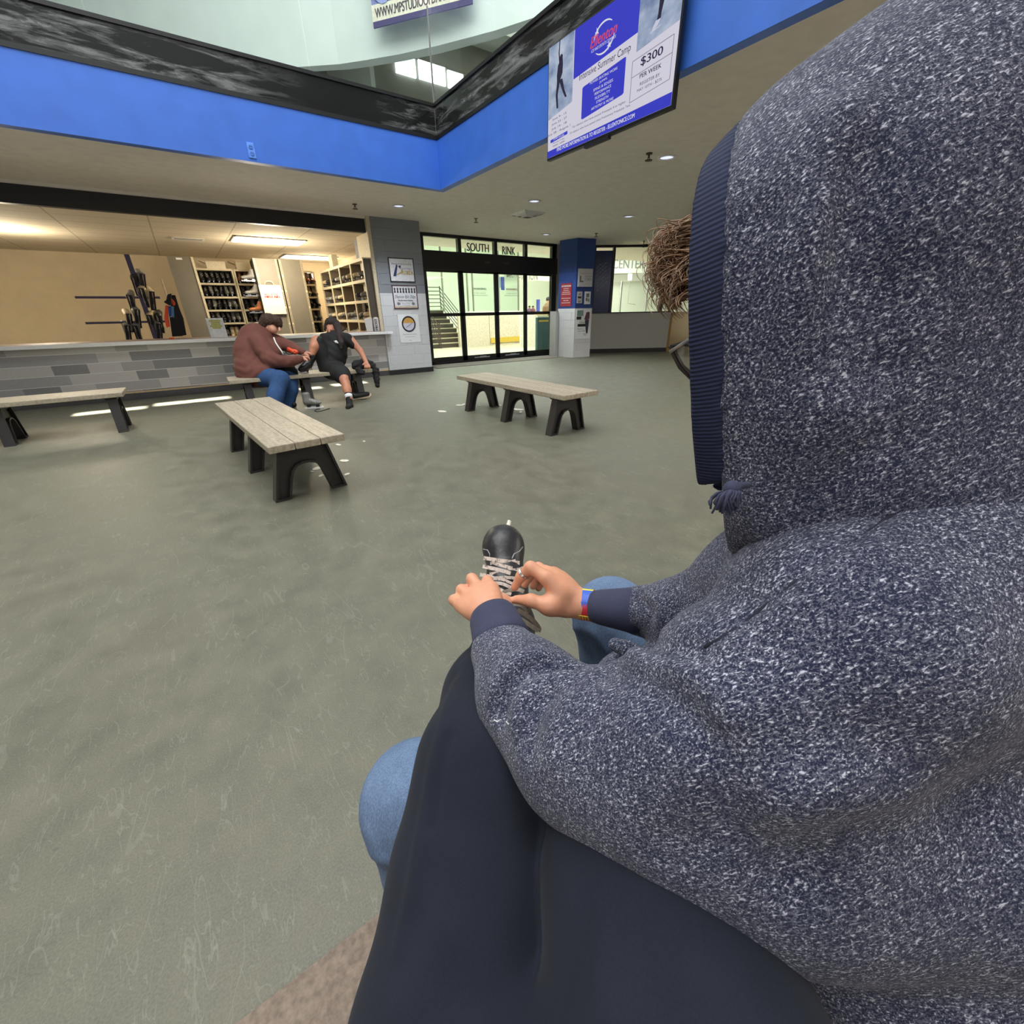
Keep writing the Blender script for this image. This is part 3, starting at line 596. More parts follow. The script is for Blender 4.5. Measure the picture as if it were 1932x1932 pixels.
put('Welcome to the home of', .5, .74, .8, .06, M_GINK); put('SOUTHWEST', .7, .58, .5, .09, M_GINK); put('FLORIDA', .7, .42, .5, .16, M_GINK); block('emblem', .1, .2, .25, .6, M_GINK); block('emblem', .2, .36, .25, .33, M_GINK)
o, put, block = column_sheet('notice_sheet', 'small notice in a sleeve on the blue column, left one of the pair', [(1088.5, 550), (1098.5, 550), (1097.5, 572), (1088, 572)], N2, u2, mat('notice_grey', (190, 188, 186), .5)); block('printed_block', .15, .85, .42, .58, M_INK); block('printed_block', .3, .7, .72, .82, M_GINK); block('printed_block', .25, .75, .1, .2, M_GINK)
o, put, block = column_sheet('notice_sheet', 'small white map notice on the blue column, right one of the pair', [(1103, 550), (1114.5, 550), (1113, 574), (1102, 574)], N2, u2, M_PAPER); block('printed_block', .25, .75, .55, .85, M_GINK); block('printed_block', .2, .5, .25, .5, M_GINK); block('printed_block', .6, .8, .2, .45, M_GINK)
o, put, block = column_sheet('hockey_poster', 'tall white poster with a skater figure low on the column', [(1088, 583), (1115, 584), (1112.5, 638), (1085.5, 640)], N2, u2, M_PAPER)
block('green_panel', .03, .45, .78, .97, mat('poster_green', (112, 140, 130), .6)); block('black_tag', .0, .33, .66, .76, M_INK); block('photo_block', .1, .7, .42, .51, M_INK); put('LEARN TO', .42, .61, .4, .03, M_GINK); put('CURLING', .45, .555, .5, .05, mat('poster_green_ink', (86, 124, 92), .6), .002); put('FROM 12 - 3', .4, .34, .6, .045, M_INK); put('ALL AGES', .4, .27, .5, .04, M_INK); put('TRY', .65, .14, .3, .08, M_GINK)
def fig(pts, nm, mm):
    p0 = o.children[0]
    MB().prism(pts, np.array([*c1, 0])+np.array([*N2, 0])*.014, np.array([*u2, 0]), (0, 0, 1), np.array([*N2, 0]), 0, .003).build(nm, mm, o)
zz = on_face(1108, 588, N2)[2]; ss = (on_face(1107, 590, N2)[:2]-c1)@u2
fig([(ss-.09, zz-.22), (ss, zz-.24), (ss+.1, zz-.2), (ss+.1, zz-.02), (ss+.05, zz), (ss-.02, zz-.02)], 'printed_torso', mat('print_maroon', (98, 66, 74), .6)); fig([(ss, zz-.62), (ss+.06, zz-.62), (ss+.09, zz-.22), (ss-.06, zz-.24)], 'printed_legs', mat('print_navy', (52, 48, 70), .6))
# ---- right window wall
wa = np.array([11.542, 11.436]); wb = np.array([13.811, 9.933]); U = unit(wb-wa); Wl = np.linalg.norm(wb-wa); Nn = np.array([-U[1], U[0]]); Nn = Nn if Nn@(-wa) > 0 else -Nn; U3 = np.array([*U, 0]); N3 = np.array([*Nn, 0]); wa0 = wa-U*1.2
def wl(s0, s1, z0_, z1_, d0, d1, mb=None): mb = mb or MB(); return mb.prism([(s0, z0_), (s1, z0_), (s1, z1_), (s0, z1_)], (*wa, 0), U3, (0, 0, 1), N3, d0, d1)
struct(wl(-1.2, Wl, .13, 1.265, -.2, 0).build('wall_right', mat('knee_wall_grey', (196, 195, 192), .6, var=.05, scale=60)))
struct(wl(-1.2, Wl, 0, .13, -.2, .012).build('baseboard_right', M_BASE))
struct(wl(-1.2, Wl+.02, 1.265, 1.30, -.22, .02).build('trim_7', M_BLACK))
wi = empty('window_1', np.array([*wa, 1.3])*S, kind='structure')
def wp(x, y): d = ray(x, y); o = np.array([0, 0, 1.35]); n = N3; p = np.array([*wa, 0]); q = o+d*((p-o)@n)/(d@n); return (q[:2]-wa)@U, q[2]
m1 = wp(1155.5, 530)[0]; m2 = wp(1247, 560)[0]
f = wl(-1.2, Wl, 3.2, CZ, -.12, 0); wl(-.08, .02, 1.3, 3.2, -.12, 0, f); wl(m1-.04, m1+.04, 1.3, 3.2, -.12, 0, f); wl(m2-.02, m2+.09, 1.3, 3.2, -.12, 0, f); wl(Wl-.06, Wl, 1.3, 3.2, -.12, 0, f); f.build('frame', M_BLACK, wi)
wl(m1+.04, m2-.02, 1.3, 3.2, -.07, -.06).build('pane', M_GLASS, wi); wl(m2+.09, Wl-.06, 1.3, 3.2, -.07, -.06).build('pane', M_GLASS, wi)
bp = wl(.02, m1-.04, 1.3, 3.12, -.07, -.05).build('blue_panel', mat('deep_blue_panel', (22, 44, 104), .2, var=.3, scale=1.5), wi)
bs = MB()
for k in range(7):
    for j in range(5):
        s0 = .06+.085*j+.01*k; z_ = 2.62-.11*k+.075*j
        if z_ < 2.75 and s0 < m1-.2: bs.bar(np.array([*wa, 0])+U3*s0+N3*(-.047)+np.array([0, 0, z_]), np.array([*wa, 0])+U3*(s0+.07)+N3*(-.047)+np.array([0, 0, z_+.05]), .02, .004, N3)
bs.build('printed_dashes', mat('dash_pale', (96, 124, 180), .4), bp)
p = on_floor(1215, 456, CZ-.02); sc_ = empty('security_camera', np.array([p[0], p[1], CZ])*S, 'small black security camera hanging at the top of the right window', 'camera')
MB().lathe([(.03, 0), (.03, -.02), (.012, -.02), (.012, -.09)], (p[0], p[1], CZ), 12).build('mount', M_BLACK, sc_); MB().bx((p[0]+.02, p[1]-.03, CZ-.13), (.06, .14, .08)).build('body', M_BLACK, sc_, bevel=.006)
# tan wall beyond the corner
e = np.array([*wb, 0]); T3 = unit(np.array([.93, .36, 0]))
struct(MB().prism([(0, 0), (5, 0), (5, 1.27), (0, 1.27)], e+np.array([.05, -.06, 0]), T3, (0, 0, 1), np.cross(T3, (0, 0, 1)), -.2, 0).build('wall_tan', mat('tan_laminate', (186, 150, 92), .5, var=.06)))
struct(MB().prism([(0, 3.1), (5, 3.1), (5, CZ), (0, CZ)], e+np.array([.05, -.06, 0]), T3, (0, 0, 1), np.cross(T3, (0, 0, 1)), -.2, 0).build('trim_8', M_BLACK))
# ================================================================ skate counter
struct(MB().box(-9, 3.86, 10.66, 10.86, 0, .94).build('wall_counter', M_TILE))
struct(MB().box(-9, 3.84, 10.60, 10.66, .0, .125).build('baseboard_counter', mat('dark_kick', (70, 68, 70), .4)))
struct(MB().box(-9, 3.84, 10.585, 10.66, .118, .14).build('trim_9', mat('wood_nosing', (196, 168, 132), .4)))
ct = MB().box(-9, 3.85, 10.42, 11.35, .94, 1.0).box(3.85, 3.99, 10.42, 10.575, .94, 1.0).build('countertop', mat('pale_laminate', (238, 238, 238), .3, var=.03), bevel=.006)
thing(ct, 'long pale laminate worktop of the skate counter', 'countertop')
tp = MB().box(-9, 3.84, 10.47, 11.33, 1.0, 1.003).build('worn_top', mat('worn_pinkish', (150, 128, 122), .35, var=.15, scale=10)); tp.parent = ct
struct(MB().box(-9, 3.86, 10.72, 10.85, 2.975, CZ).build('trim_11', mat('shutter_box', (20, 20, 22), .5)))
struct(MB().box(-9, 3.88, 10.66, 10.72, CZ-.04, CZ).build('trim_12', M_CEIL))
struct(MB().box(3.78, 3.86, 10.62, 11.4, 1.0, CZ).build('trim_13', mat('cream_jamb', (206, 192, 164), .5)))
RC = 2.975; RY = 17.2
struct(MB().box(-9, 4.9, 10.85, RY, RC, RC+.05).build('ceiling_3', ceiling_tile_mat()))
struct(MB().box(-9, 4.9, RY, RY+.1, 0, RC).box(4.75, 4.9, 11.92, RY, 0, RC).build('wall_back', mat('cream_wall', (196, 178, 146), .7, var=.05, scale=4)))
struct(MB().box(-9, 4.9, 10.95, RY, -.05, 0.01).build('floor_3', mat('room_floor', (90, 84, 76), .6)))
M_TUBE = mat('fluorescent_lens', (255, 246, 226), .4, emit=(255, 240, 206), es=5.0)
PAN = []
for (c, lb) in (((( 439, 443.4), (572.5, 452.5), (566.6, 462.3), (434, 454.5)), 'glowing rectangular ceiling light nearer the skate counter'), (((536, 479), (632, 484), (626, 490), (528, 486)), 'glowing rectangular ceiling light further back above the shelves')):
    q = np.array([on_floor(*k, RC) for k in c]); x0, x1, y0, y1 = q[:, 0].min()+.02, q[:, 0].max()-.03, q[:, 1].min(), q[:, 1].max(); y1 = min(y1, RY-.3)
    o = empty('troffer', np.array([(x0+x1)/2, (y0+y1)/2, RC])*S, lb, 'ceiling light', 'troffers of the skate room'); PAN.append(((x0+x1)/2, (y0+y1)/2))
    box('lens', M_TUBE, x0+.03, x1-.03, y0+.03, y1-.03, RC-.02, RC-.004, o)
    MB().box(x0, x1, y0, y0+.03, RC-.022, RC).box(x0, x1, y1-.03, y1, RC-.022, RC).box(x0, x0+.03, y0, y1, RC-.022, RC).box(x1-.03, x1, y0, y1, RC-.022, RC).build('frame', M_TRIMW, o)
q = on_floor(355, 450, RC); av = empty('air_diffuser', q*S, 'flat ceiling air diffuser inside the skate room, left of the lights', 'vent'); box('grille', M_CEIL, q[0]-.3, q[0]+.3, q[1]-.15, q[1]+.15, RC-.02, RC, av); MB().box(q[0]-.26, q[0]+.26, q[1]-.1, q[1]-.07, RC-.023, RC-.02).box(q[0]-.26, q[0]+.26, q[1]+.0, q[1]+.03, RC-.023, RC-.02).build('slot', M_INK, av)
# ---- skates
M_LEATHER = mat('black_leather', (34, 33, 36), .3, var=.2); M_TANB = mat('tan_leather', (150, 88, 48), .35, var=.2); M_CREAMB = mat('cream_leather', (206, 186, 150), .35); M_GREYB = mat('grey_shell', (128, 126, 122), .35); M_BLADE = mat('skate_steel', (200, 200, 204), .22, .9, var=.04); M_LACE = mat('pale_lace', (214, 204, 190), .7)
def skate_proto(name, bm_, label, cat='ice skate'):
    """boot 0.29 long pointing +Y, standing on a blade, survey units"""
    o = empty(name, (0, 0, 0), label, cat)
    s = SDF(); k = .9
    s.cone((0, -.09, .10), (0, .10, .085), .045, .036, .03).cone((0, .10, .083), (0, .15, .08), .038, .034, .02).cone((0, -.085, .11), (0, -.09, .25), .046, .046, .04).cone((0, -.02, .115), (0, -.075, .22), .036, .032, .03)
    s.cut(lambda X, d: np.maximum(d, .055-X[:, 2])).cut(lambda X, d: np.maximum(d, X[:, 2]-.262+.15*np.abs(X[:, 1]+.09)))
    s.build('boot', bm_, o, .012, 1)
    MB().box(-.035, .035, -.13, .17, .048, .058).build('sole', M_INK, o, sc=1, local=True)
    MB().prism([(-.15, 0), (.17, 0), (.19, .02), (.17, .022), (-.14, .022)], (0, 0, 0), (0, 1, 0), (0, 0, 1), (1, 0, 0), -.003, .003).box(-.008, .008, -.12, -.05, .02, .05).box(-.008, .008, .06, .13, .02, .05).build('blade', M_BLADE, o, sc=1, local=True)
    lc = MB()
    zig = []
    for i in range(5):
        y = .055-.035*i; z = .125+.028*i+.006*i*i*.5; zig += [(-.026, y, z), (.026, y-.012, z+.008)]
    for i in range(9): lc.bar(zig[i], zig[i+1], .008, .003)
    lc.build('laces', M_LACE, o, sc=1, local=True)
    return o
PROT = {k: skate_proto('hanging_skate', m, 'black rental skate') for k, m in (('black', M_LEATHER), ('tan', M_TANB), ('cream', M_CREAMB), ('grey', M_GREYB))}
USED = set()
def place_skate(kind, loc, rz, label, group, sc=1.0, rot=None, name='rental_skate'):
    src = PROT[kind]
    if kind in USED: o = copy_tree(src)
    else: o = src; USED.add(kind)
    o.name = name; o.location = tuple(np.array(loc)*S); o.rotation_euler = rot if rot is not None else (0, 0, rz); o.scale = (sc,)*3
    o['label'] = label; o['group'] = group; o['category'] = 'ice skate'; return o
M_SHELF = mat('cream_shelf', (206, 194, 164), .5); M_SHD = mat('shelf_inside', (46, 42, 38), .7); M_LOCK = mat('taupe_steel', (118, 111, 98), .5, var=.05, scale=6)
def shelving(name, label, x0, x1, y0, y1, levels, cols, top, back=True, frame=M_SHELF, group=None):
    """open shelf unit facing -Y"""
    o = empty(name, np.array([(x0+x1)/2, y0, 0])*S, label, 'shelf unit')
    xs = np.linspace(x0, x1, cols+1)
    for x in xs: box('upright', frame, x-.02, x+.02, y0, y1, 0, top, o)
    for z in levels: box('shelf', frame, x0, x1, y0-.005, y1, z-.025, z+.02, o)
    if back: box('back_panel', M_SHD, x0, x1, y1-.02, y1, 0, top, o)
    return o
RNK = ['lowest visible', 'second', 'third', 'fourth', 'topmost', 'sixth']
# unit A: black rental skates, left of the steel cabinets
YA = 15.0; za = [on_y(400, y, YA)[2] for y in (611, 586, 561, 535.5, 508)]; xa0 = on_y(376, 520, YA)[0]-.06; xa1 = on_y(447, 540, YA)[0]; xa2 = on_y(478, 540, YA)[0]+.25
A1 = shelving('skate_shelf', 'cream shelf unit of black rental skates right of the tall taupe panel', xa0, xa1-.02, YA, YA+.42, [za[0]-.42]+za, 1, za[4])
A2 = shelving('skate_shelf', 'narrow cream shelf unit of black skates, half hidden by the steel cabinets', xa1+.03, xa2, YA, YA+.42, [za[0]-.42]+za, 1, za[4])
for r, z in enumerate([za[0]-.42]+za[:-1]):
    for j in range(6):
        x = xa0+.12+(xa1-xa0-.2)*j/5.5
        kd = 'cream' if (r == 0 and j in (3, 4)) else ('grey' if (j in (1, 4, 5) and r in (1, 2, 3)) else 'black')
        place_skate(kd, (x, YA+.2, z+.021), PI+rng.normal(0, .12), 'rental skate in the row on the %s shelf right of the taupe panel' % RNK[r], 'skates on the wide cream shelf', 1.05)
    for j in range(3):
        kd = 'tan' if r == 4 else ('grey' if j == 1 else 'black')
        place_skate(kd, (xa1+.14+.17*j, YA+.2, z+.021), PI+rng.normal(0, .15), 'rental skate on the %s narrow shelf left of the steel cabinets' % RNK[r], 'skates on the narrow cream shelf', 1.05)
bxm = mat('white_carton', (216, 204, 176), .6)
for (xa, xb, lb) in ((386, 426, 'open white carton on top of the shelf unit, left one'), (442, 470, 'open white carton on top of the shelf unit beside the cabinets')):
    p = on_y(xa, 505, YA+.1); q = on_y(xb, 505, YA+.1); z = za[4]+.02
    o = empty('carton', np.array([(p[0]+q[0])/2, YA+.2, z])*S, lb, 'box', 'cartons on the shelf unit')
    MB().box(p[0]+.05, q[0], YA+.05, YA+.4, z, z+.17).build('tray', bxm, o); MB().add([(p[0]-.1, YA+.05, z+.19), (p[0]+.05, YA+.05, z+.12), (p[0]+.05, YA+.4, z+.12), (p[0]-.1, YA+.4, z+.19), (p[0]-.1, YA+.05, z+.2), (p[0]+.05, YA+.05, z+.13), (p[0]+.05, YA+.4, z+.13), (p[0]-.1, YA+.4, z+.2)], [(0, 1, 2, 3), (4, 5, 6, 7), (0, 1, 5, 4), (1, 2, 6, 5), (2, 3, 7, 6), (3, 0, 4, 7)]).build('flap', bxm, o)
# tall taupe panel (end of a rack)
Yt = 14.0; pa = on_y(311, 480, Yt); pb = on_y(363, 482, Yt)
tpn = empty('tall_cabinet', np.array([(pa[0]+pb[0])/2, Yt, 0])*S, 'tall plain taupe steel cabinet side with a pale label at its top', 'cabinet')
TOPT = 2.66
pa = on_y(316, 483, Yt); pb = on_y(362, 486, Yt)
box('side_panel', M_LOCK, pa[0], pb[0], Yt, Yt+.9, 0, min(pa[2], 2.93), tpn)
MB().box(pb[0]-.03, pb[0]+.02, Yt-.02, Yt+.02, 0, min(pa[2], 2.93)).build('edge_strip', M_SHELF, tpn); MB().box(pa[0]-.02, pa[0]+.02, Yt-.02, Yt+.02, 0, min(pa[2], 2.93)).build('edge_strip', M_LOCK, tpn)
q = on_y(336, 482.5, Yt-.01); box('paper_label', M_PAPER, q[0]-.06, q[0]+.06, Yt-.012, Yt, min(q[2], 2.8)-.08, min(q[2], 2.8)-.04, tpn)
# perforated steel cabinets
Yc = 14.0; l = on_y(475.5, 487, Yc); r_ = on_y(569, 491, Yc); md = on_y(523, 489, Yc)
TOPC = (l[2]+r_[2])/2
HOLE = mat('perforation', (70, 62, 52), .7)
for (xa, xb, lb) in ((l[0], md[0]-.015, 'tall taupe steel cabinet carrying the first aid sign'), (md[0]+.015, r_[0], 'tall blank taupe steel cabinet right of the first aid sign')):
    o = empty('steel_cabinet', np.array([(xa+xb)/2, Yc, 0])*S, lb, 'cabinet', 'steel cabinets behind the counter')
    box('body', M_LOCK, xa, xb, Yc, Yc+.5, 0, TOPC, o)
    box('side_open_rack', M_SHD, xa-.012, xa, Yc+.03, Yc+.48, 0, TOPC-.04, o) if xa == l[0] else None
    st = MB(); hl = MB()
    for x in (xa+.03, xb-.03):
        st.box(x-.025, x+.025, Yc-.012, Yc, 0, TOPC)
        for k in range(40): hl.box(x-.007, x+.007, Yc-.0135, Yc-.012, .95+k*.042, .97+k*.042)
    st.build('corner_post', mat('post_taupe', (168, 156, 132), .5), o); hl.build('perforations', HOLE, o)
    bt = MB()
    for z in (1.15, 1.55, 1.95, 2.3): bt.box(xa+.015, xa+.045, Yc-.018, Yc-.012, z, z+.05).box(xb-.045, xb-.015, Yc-.018, Yc-.012, z, z+.05)
    bt.build('shelf_clips', M_SHELF, o)
for k, z in enumerate((2.3, 1.95, 1.55, 1.2)): place_skate('tan' if k == 2 else 'grey', (l[0]-.14, Yc+.2, z-.1), PI/2, 'rental skate poking out of the open side of the steel cabinet, %s from top' % ['first', 'second', 'third', 'fourth'][k], 'skates in the cabinet side', 1.0)
Yf = Yc-.03; fl = on_y(488, 540, Yf); fr_ = on_y(538, 594, Yf); x0 = on_y(487, 538, Yf)[0]; x1 = on_y(529, 540, Yf)[0]; zt_ = on_y(508, 538, Yf)[2]; zb_ = on_y(518, 593, Yf)[2]
fa = empty('first_aid_case', np.array([(x0+x1)/2, Yf, zb_])*S, 'flat cream first aid case with red lettering hung on the steel cabinet', 'first aid case')
box('case', mat('case_cream', (236, 228, 204), .4, var=.03), x0, x1, Yf-.06, Yf+.015, zb_, zt_, fa, bevel=.008)
hm = (x0+x1)/2; MB().tube([(hm-.11, Yf-.02, zt_), (hm-.09, Yf-.02, zt_+.06), (hm-.05, Yf-.02, zt_+.085), (hm+.05, Yf-.02, zt_+.085), (hm+.09, Yf-.02, zt_+.06), (hm+.11, Yf-.02, zt_)], .013, 8).build('handle', M_SHELF, fa, smooth=True)
rd = mat('first_aid_red', (176, 66, 58), .5); hh = zt_-zb_; letter(MB(), 'FIRST AID', (hm, Yf-.061, zb_+hh*.60), (1, 0, 0), (0, 0, 1), (x1-x0)*.66, hh*.085, .002, bold=.006).build('lettering', rd, fa); letter(MB(), 'SINGLE USE ITEMS', (hm-.02, Yf-.061, zb_+hh*.685), (1, 0, 0), (0, 0, 1), (x1-x0)*.62, hh*.035, .002, bold=.003).build('lettering', rd, fa)
MB().box(x0+.1, x1-.06, Yf-.063, Yf-.061, zb_+hh*.485, zb_+hh*.495).build('fine_print', M_GINK, fa)
# small shelf unit C
YC = 15.4; zc = [on_y(590, y, YC)[2] for y in (607, 583.5, 561, 537.5, 513)]; xc0 = on_y(572, 515, YC)[0]; xc1 = on_y(591, 515, YC)[0]
shelving('skate_shelf', 'slim cream shelf unit with tan boots on top, right of the steel cabinets', xc0, xc1, YC, YC+.42, [zc[0]-.5]+zc, 1, zc[4])
for r, z in enumerate([zc[0]-.5]+zc[:-1]):
    for j in range(2):
        kd = ['black', 'grey', 'black', 'cream', 'tan'][r]
        place_skate(kd, (xc0+.11+.17*j, YC+.2, z+.021), PI+rng.normal(0, .1), 'skate of a pair on the %s shelf of the slim unit' % RNK[r], 'skates on the slim shelf', 1.15)
# cubby unit D along the right wall, facing -X
XD = on_y(683, 487, 11.75)[0]; YD0, YD1 = 11.75, 15.9; topD = on_y(681, 488, 11.75)[2]
XD = 3.62; yA = on_x(683, 487, XD)[1]; yB = on_x(604, 514, XD)[1]; topD = (on_x(681, 488, XD)[2]+on_x(604, 515, XD)[2])/2
cd = empty('cubby_unit', np.array([XD, (yA+yB)/2, 0])*S, 'long white cubby unit of skates running back along the right wall', 'shelf unit')
zs = [topD-.42*k for k in range(6)]; ysd = np.linspace(yA, yB, 5)
M_DIV = mat('cubby_divider', (112, 100, 84), .6)
for y in ysd:
    u_ = MB().box(XD+.02, XD+.45, y-.02, y+.02, 0, topD).build('divider', M_DIV, cd); MB().box(XD-.006, XD+.02, y-.03, y+.03, 0, topD).build('front_edge', M_SHELF, u_)
for z in zs: MB().box(XD-.004, XD+.45, yA, yB, z-.03, z+.03).build('shelf', M_SHELF, cd)
MB().box(XD+.43, XD+.45, yA, yB, 0, topD).build('back_panel', mat('cubby_back', (86, 78, 68), .7), cd); MB().box(XD+.01, XD+.45, yA-.05, yA-.025, 0, topD).build('end_panel', mat('dark_bronze_panel', (76, 66, 56), .5), cd)
for r in range(5):
    for c_ in range(4):
        for j in range(2):
            if (r, c_) in ((1, 1),) : continue
            kd = ['grey', 'cream', 'grey', 'black', 'cream', 'grey'][(r*2+c_+j) % 6]
            y = ysd[c_]+(ysd[c_+1]-ysd[c_])*(.3+.38*j)
            place_skate(kd, (XD+.2, y, zs[r+1]+.031), PI/2+rng.normal(0, .15), 'skate in the white cubbies, %s row, %s column' % (['top', 'second', 'middle', 'fourth', 'lowest'][r], ['nearest', 'second', 'third', 'farthest'][c_]), 'skates in the white cubbies', 1.3)
p = (XD+.1, ysd[3]-.2); o = empty('soap_box', np.array([*p, topD+.03])*S, 'small upright white carton on top of the cubby unit', 'box'); MB().box(p[0]-.07, p[0]+.07, p[1]-.16, p[1]+.16, topD+.03, topD+.33).build('carton', bxm, o)
# wall dispenser + bottle on the counter
q = on_y(705.5, 578, 11.2); ds = empty('hand_dispenser', q*S, 'black wall dispenser on the jamb beside the cubby unit', 'dispenser'); MB().box(3.62, 3.80, 11.05, 11.25, q[2]-.18, q[2]+.2).build('case', mat('dispenser_black', (30, 26, 26), .3), ds, bevel=.015); MB().box(3.66, 3.74, 11.04, 11.05, q[2]+.02, q[2]+.06).build('window', M_STEEL, ds); MB().box(3.67, 3.73, 11.035, 11.05, q[2]-.1, q[2]-.05).build('button', mat('dispenser_button', (196, 170, 140), .4), ds)
q = on_y(713, 622, 10.75); bt = empty('white_bottle', np.array([q[0], 10.75, 1.003])*S, 'white bottle with black upright lettering at the right end of the counter', 'bottle')
MB().lathe([(.085, 0), (.09, .01), (.09, .27), (.07, .30), (.03, .31), (.03, .34), (.0, .34)], (3.72, 10.75, 1.003), 20).build('body', mat('bottle_white', (222, 220, 222), .3), bt, smooth=False)
letter(MB(), 'FROST', (3.70, 10.655, 1.15), (0, 0, 1), (-1, 0, 0), .24, .05, .002, bold=.004).build('lettering', M_INK, bt)
pb_ = empty('paper_bag', np.array([3.58, 10.8, 1.003])*S, 'crumpled white paper bag beside the white bottle on the counter', 'bag')
MB().add([(3.5, 10.76, 1.003), (3.62, 10.70, 1.003), (3.66, 10.86, 1.003), (3.54, 10.92, 1.003), (3.47, 10.77, 1.26), (3.63, 10.69, 1.29), (3.65, 10.84, 1.31), (3.52, 10.9, 1.27)], [(3, 2, 1, 0), (0, 1, 5, 4), (1, 2, 6, 5), (2, 3, 7, 6), (3, 0, 4, 7), (4, 5, 6, 7)]).build('paper', M_PAPER, pb_)
# sign on the counter
q0 = on_y(397, 637, 10.6); q1 = on_y(430, 636, 10.6); zt_ = on_y(409, 600, 10.62)[2]
sg_ = empty('counter_sign', np.array([(q0[0]+q1[0])/2, 10.6, 1.003])*S, 'white upright counter sign with yellow highlighted lines', 'sign')
sx0, sx1 = q0[0]+.01, q1[0]-.0
MB().add([(sx0, 10.55, 1.003), (sx1, 10.55, 1.003), (sx1, 10.63, zt_), (sx0, 10.63, zt_), (sx0, 10.558, 1.003), (sx1, 10.558, 1.003), (sx1, 10.638, zt_), (sx0, 10.638, zt_)], [(0, 1, 2, 3), (4, 5, 6, 7), (0, 1, 5, 4), (1, 2, 6, 5), (2, 3, 7, 6), (3, 0, 4, 7)]).box(sx0, sx1, 10.55, 10.68, 1.001, 1.006).build('sheet', mat('sign_white', (236, 238, 240), .25), sg_)
sl = unit(np.array([0, .08, zt_-1.003]))
for k, w_ in enumerate((.7, .52, .54, .72, .5)):
    v = .86-.09*k; c = np.array([(sx0+sx1)/2, 10.55+.08*v, 1.003+(zt_-1.003)*v]); w = (sx1-sx0)*w_
    quad(MB(), c, (1, 0, 0), sl, w, .03, .001).build('highlight', mat('marker_yellow', (222, 218, 110), .5), sg_)
    letter(MB(), ['PLEASE REMOVE ALL', 'SHOES BEFORE', 'TRYING ON', 'YOUR RENTAL SKATES', 'THANK YOU'][k], c, (1, 0, 0), sl, w, .022, .003).build('lettering', M_GINK, sg_)
# rack of hanging skates at the left, post and pegs
M_PURP = mat('purple_post', (58, 46, 84), .5)
p0 = on_y(295, 634, 12.2); p1 = on_y(243, 500, 12.2); px_ = (p0[0]+p1[0])/2
rk = empty('skate_rack', np.array([px_, 12.2, 0])*S, 'dark purple post rack hung with skates at the left end of the room', 'rack')
MB().box(px_-.04, px_+.04, 12.15, 12.22, 0, 2.5).build('post', M_PURP, rk)
for z in (1.3, 1.75): MB().box(px_-1.0, px_+.3, 12.18, 12.22, z-.02, z+.02).build('rail', M_PURP, rk)
hs = [(255, 540, 'black'), (272, 535, 'grey'), (270, 562, 'cream'), (290, 568, 'cream'), (285, 612, 'cream'), (262, 602, 'grey'), (247, 575, 'grey'), (247, 610, 'cream'), (300, 612, 'black'), (303, 628, 'grey'), (258, 632, 'grey'), (244, 632, 'grey')]
for k, (x, y, kd) in enumerate(hs):
    q = on_y(x, y, 12.05); place_skate(kd, (q[0], 12.08, q[2]), 0, ['topmost black skate hung on the purple rack', 'topmost grey skate hung on the purple rack', 'upper cream skate hung beside the purple post, left of its pair', 'upper cream skate hung beside the purple post, right of its pair', 'lower cream skate hung right of the purple post', 'grey skate hung left of the purple post, lower row', 'grey skate at the left edge of the rack, middle row', 'cream skate at the left edge of the rack', 'black skate hung lowest right on the purple rack', 'grey skate hung below the black one beside the coats', 'grey skate low on the rack just above the counter', 'grey skate lowest at the left edge of the rack'][k], 'skates hung on the purple rack', 1.15, rot=(-1.15, 0.1, .25 if k % 2 else -.15), name='hanging_skate')
# hanging clothes with hat
Yh = 11.8; hp = on_y(322, 555, Yh)
M_ORNG = mat('hi_vis_orange', (234, 84, 46), .6); M_BLUC = mat('blue_cloth', (44, 72, 150), .7); M_LBLU = mat('light_blue_cloth', (84, 132, 180), .7); M_BLKC = mat('black_cloth', (26, 25, 27), .85)
def drape(name, label, px, m, th=.05, Y=Yh, parent=None):
    p = [on_y(x, y, Y) for x, y in px]; mb = MB(); o = np.array([0, Y, 0])
    return mb.prism([(q[0], q[2]) for q in p], o, (1, 0, 0), (0, 0, 1), (0, -1, 0), 0, th).build(name, m, parent, bevel=.012, label=label)
st = empty('clothes_hook', np.array([on_y(325, 640, Yh)[0], Yh, 0])*S, 'thin pale pole carrying hanging clothes and a hat', 'clothes pole'); q = on_y(327, 640, Yh); q2 = on_y(319, 526, Yh)
MB().tube([((q[0]+q2[0])/2, Yh+.04, 0), ((q[0]+q2[0])/2, Yh+.04, q2[2])], .014, 8).build('pole', M_SHELF, st)
def cloth(name, label, cat, px, m, th, Y):
    p = [on_y(x, y, Y) for x, y in px]; e = empty(name, np.array([p[0][0], Y, p[-1][2]])*S, label, cat); return e
def hang(name, label, cat, px, m, th=.06, Y=Yh, extra=()):
    c = np.mean([on_y(x, y, Y) for x, y in px], 0); e = empty(name, c*S, label, cat); drape('cloth', None, px, m, th, Y, e)
    for nm, q, mm in extra: drape(nm, None, q, mm, .02, Y-th, e)
    return e
hang('jacket', 'black jacket hanging on the pole with an orange lapel', 'jacket', [(321, 557), (331, 557), (338, 580), (346, 600), (352, 632), (338, 634), (326, 596), (322, 575)], M_BLKC, .08, Yh, [('lapel', [(323, 562), (327, 566), (331, 572), (330, 576), (326, 577), (324, 570)], M_ORNG)])
hang('bucket_hat', 'black bucket hat hung left of the black jacket', 'hat', [(316, 556), (324, 554), (323, 577), (319, 576), (309, 570), (314, 566)], M_BLKC, .12, Yh-.1)
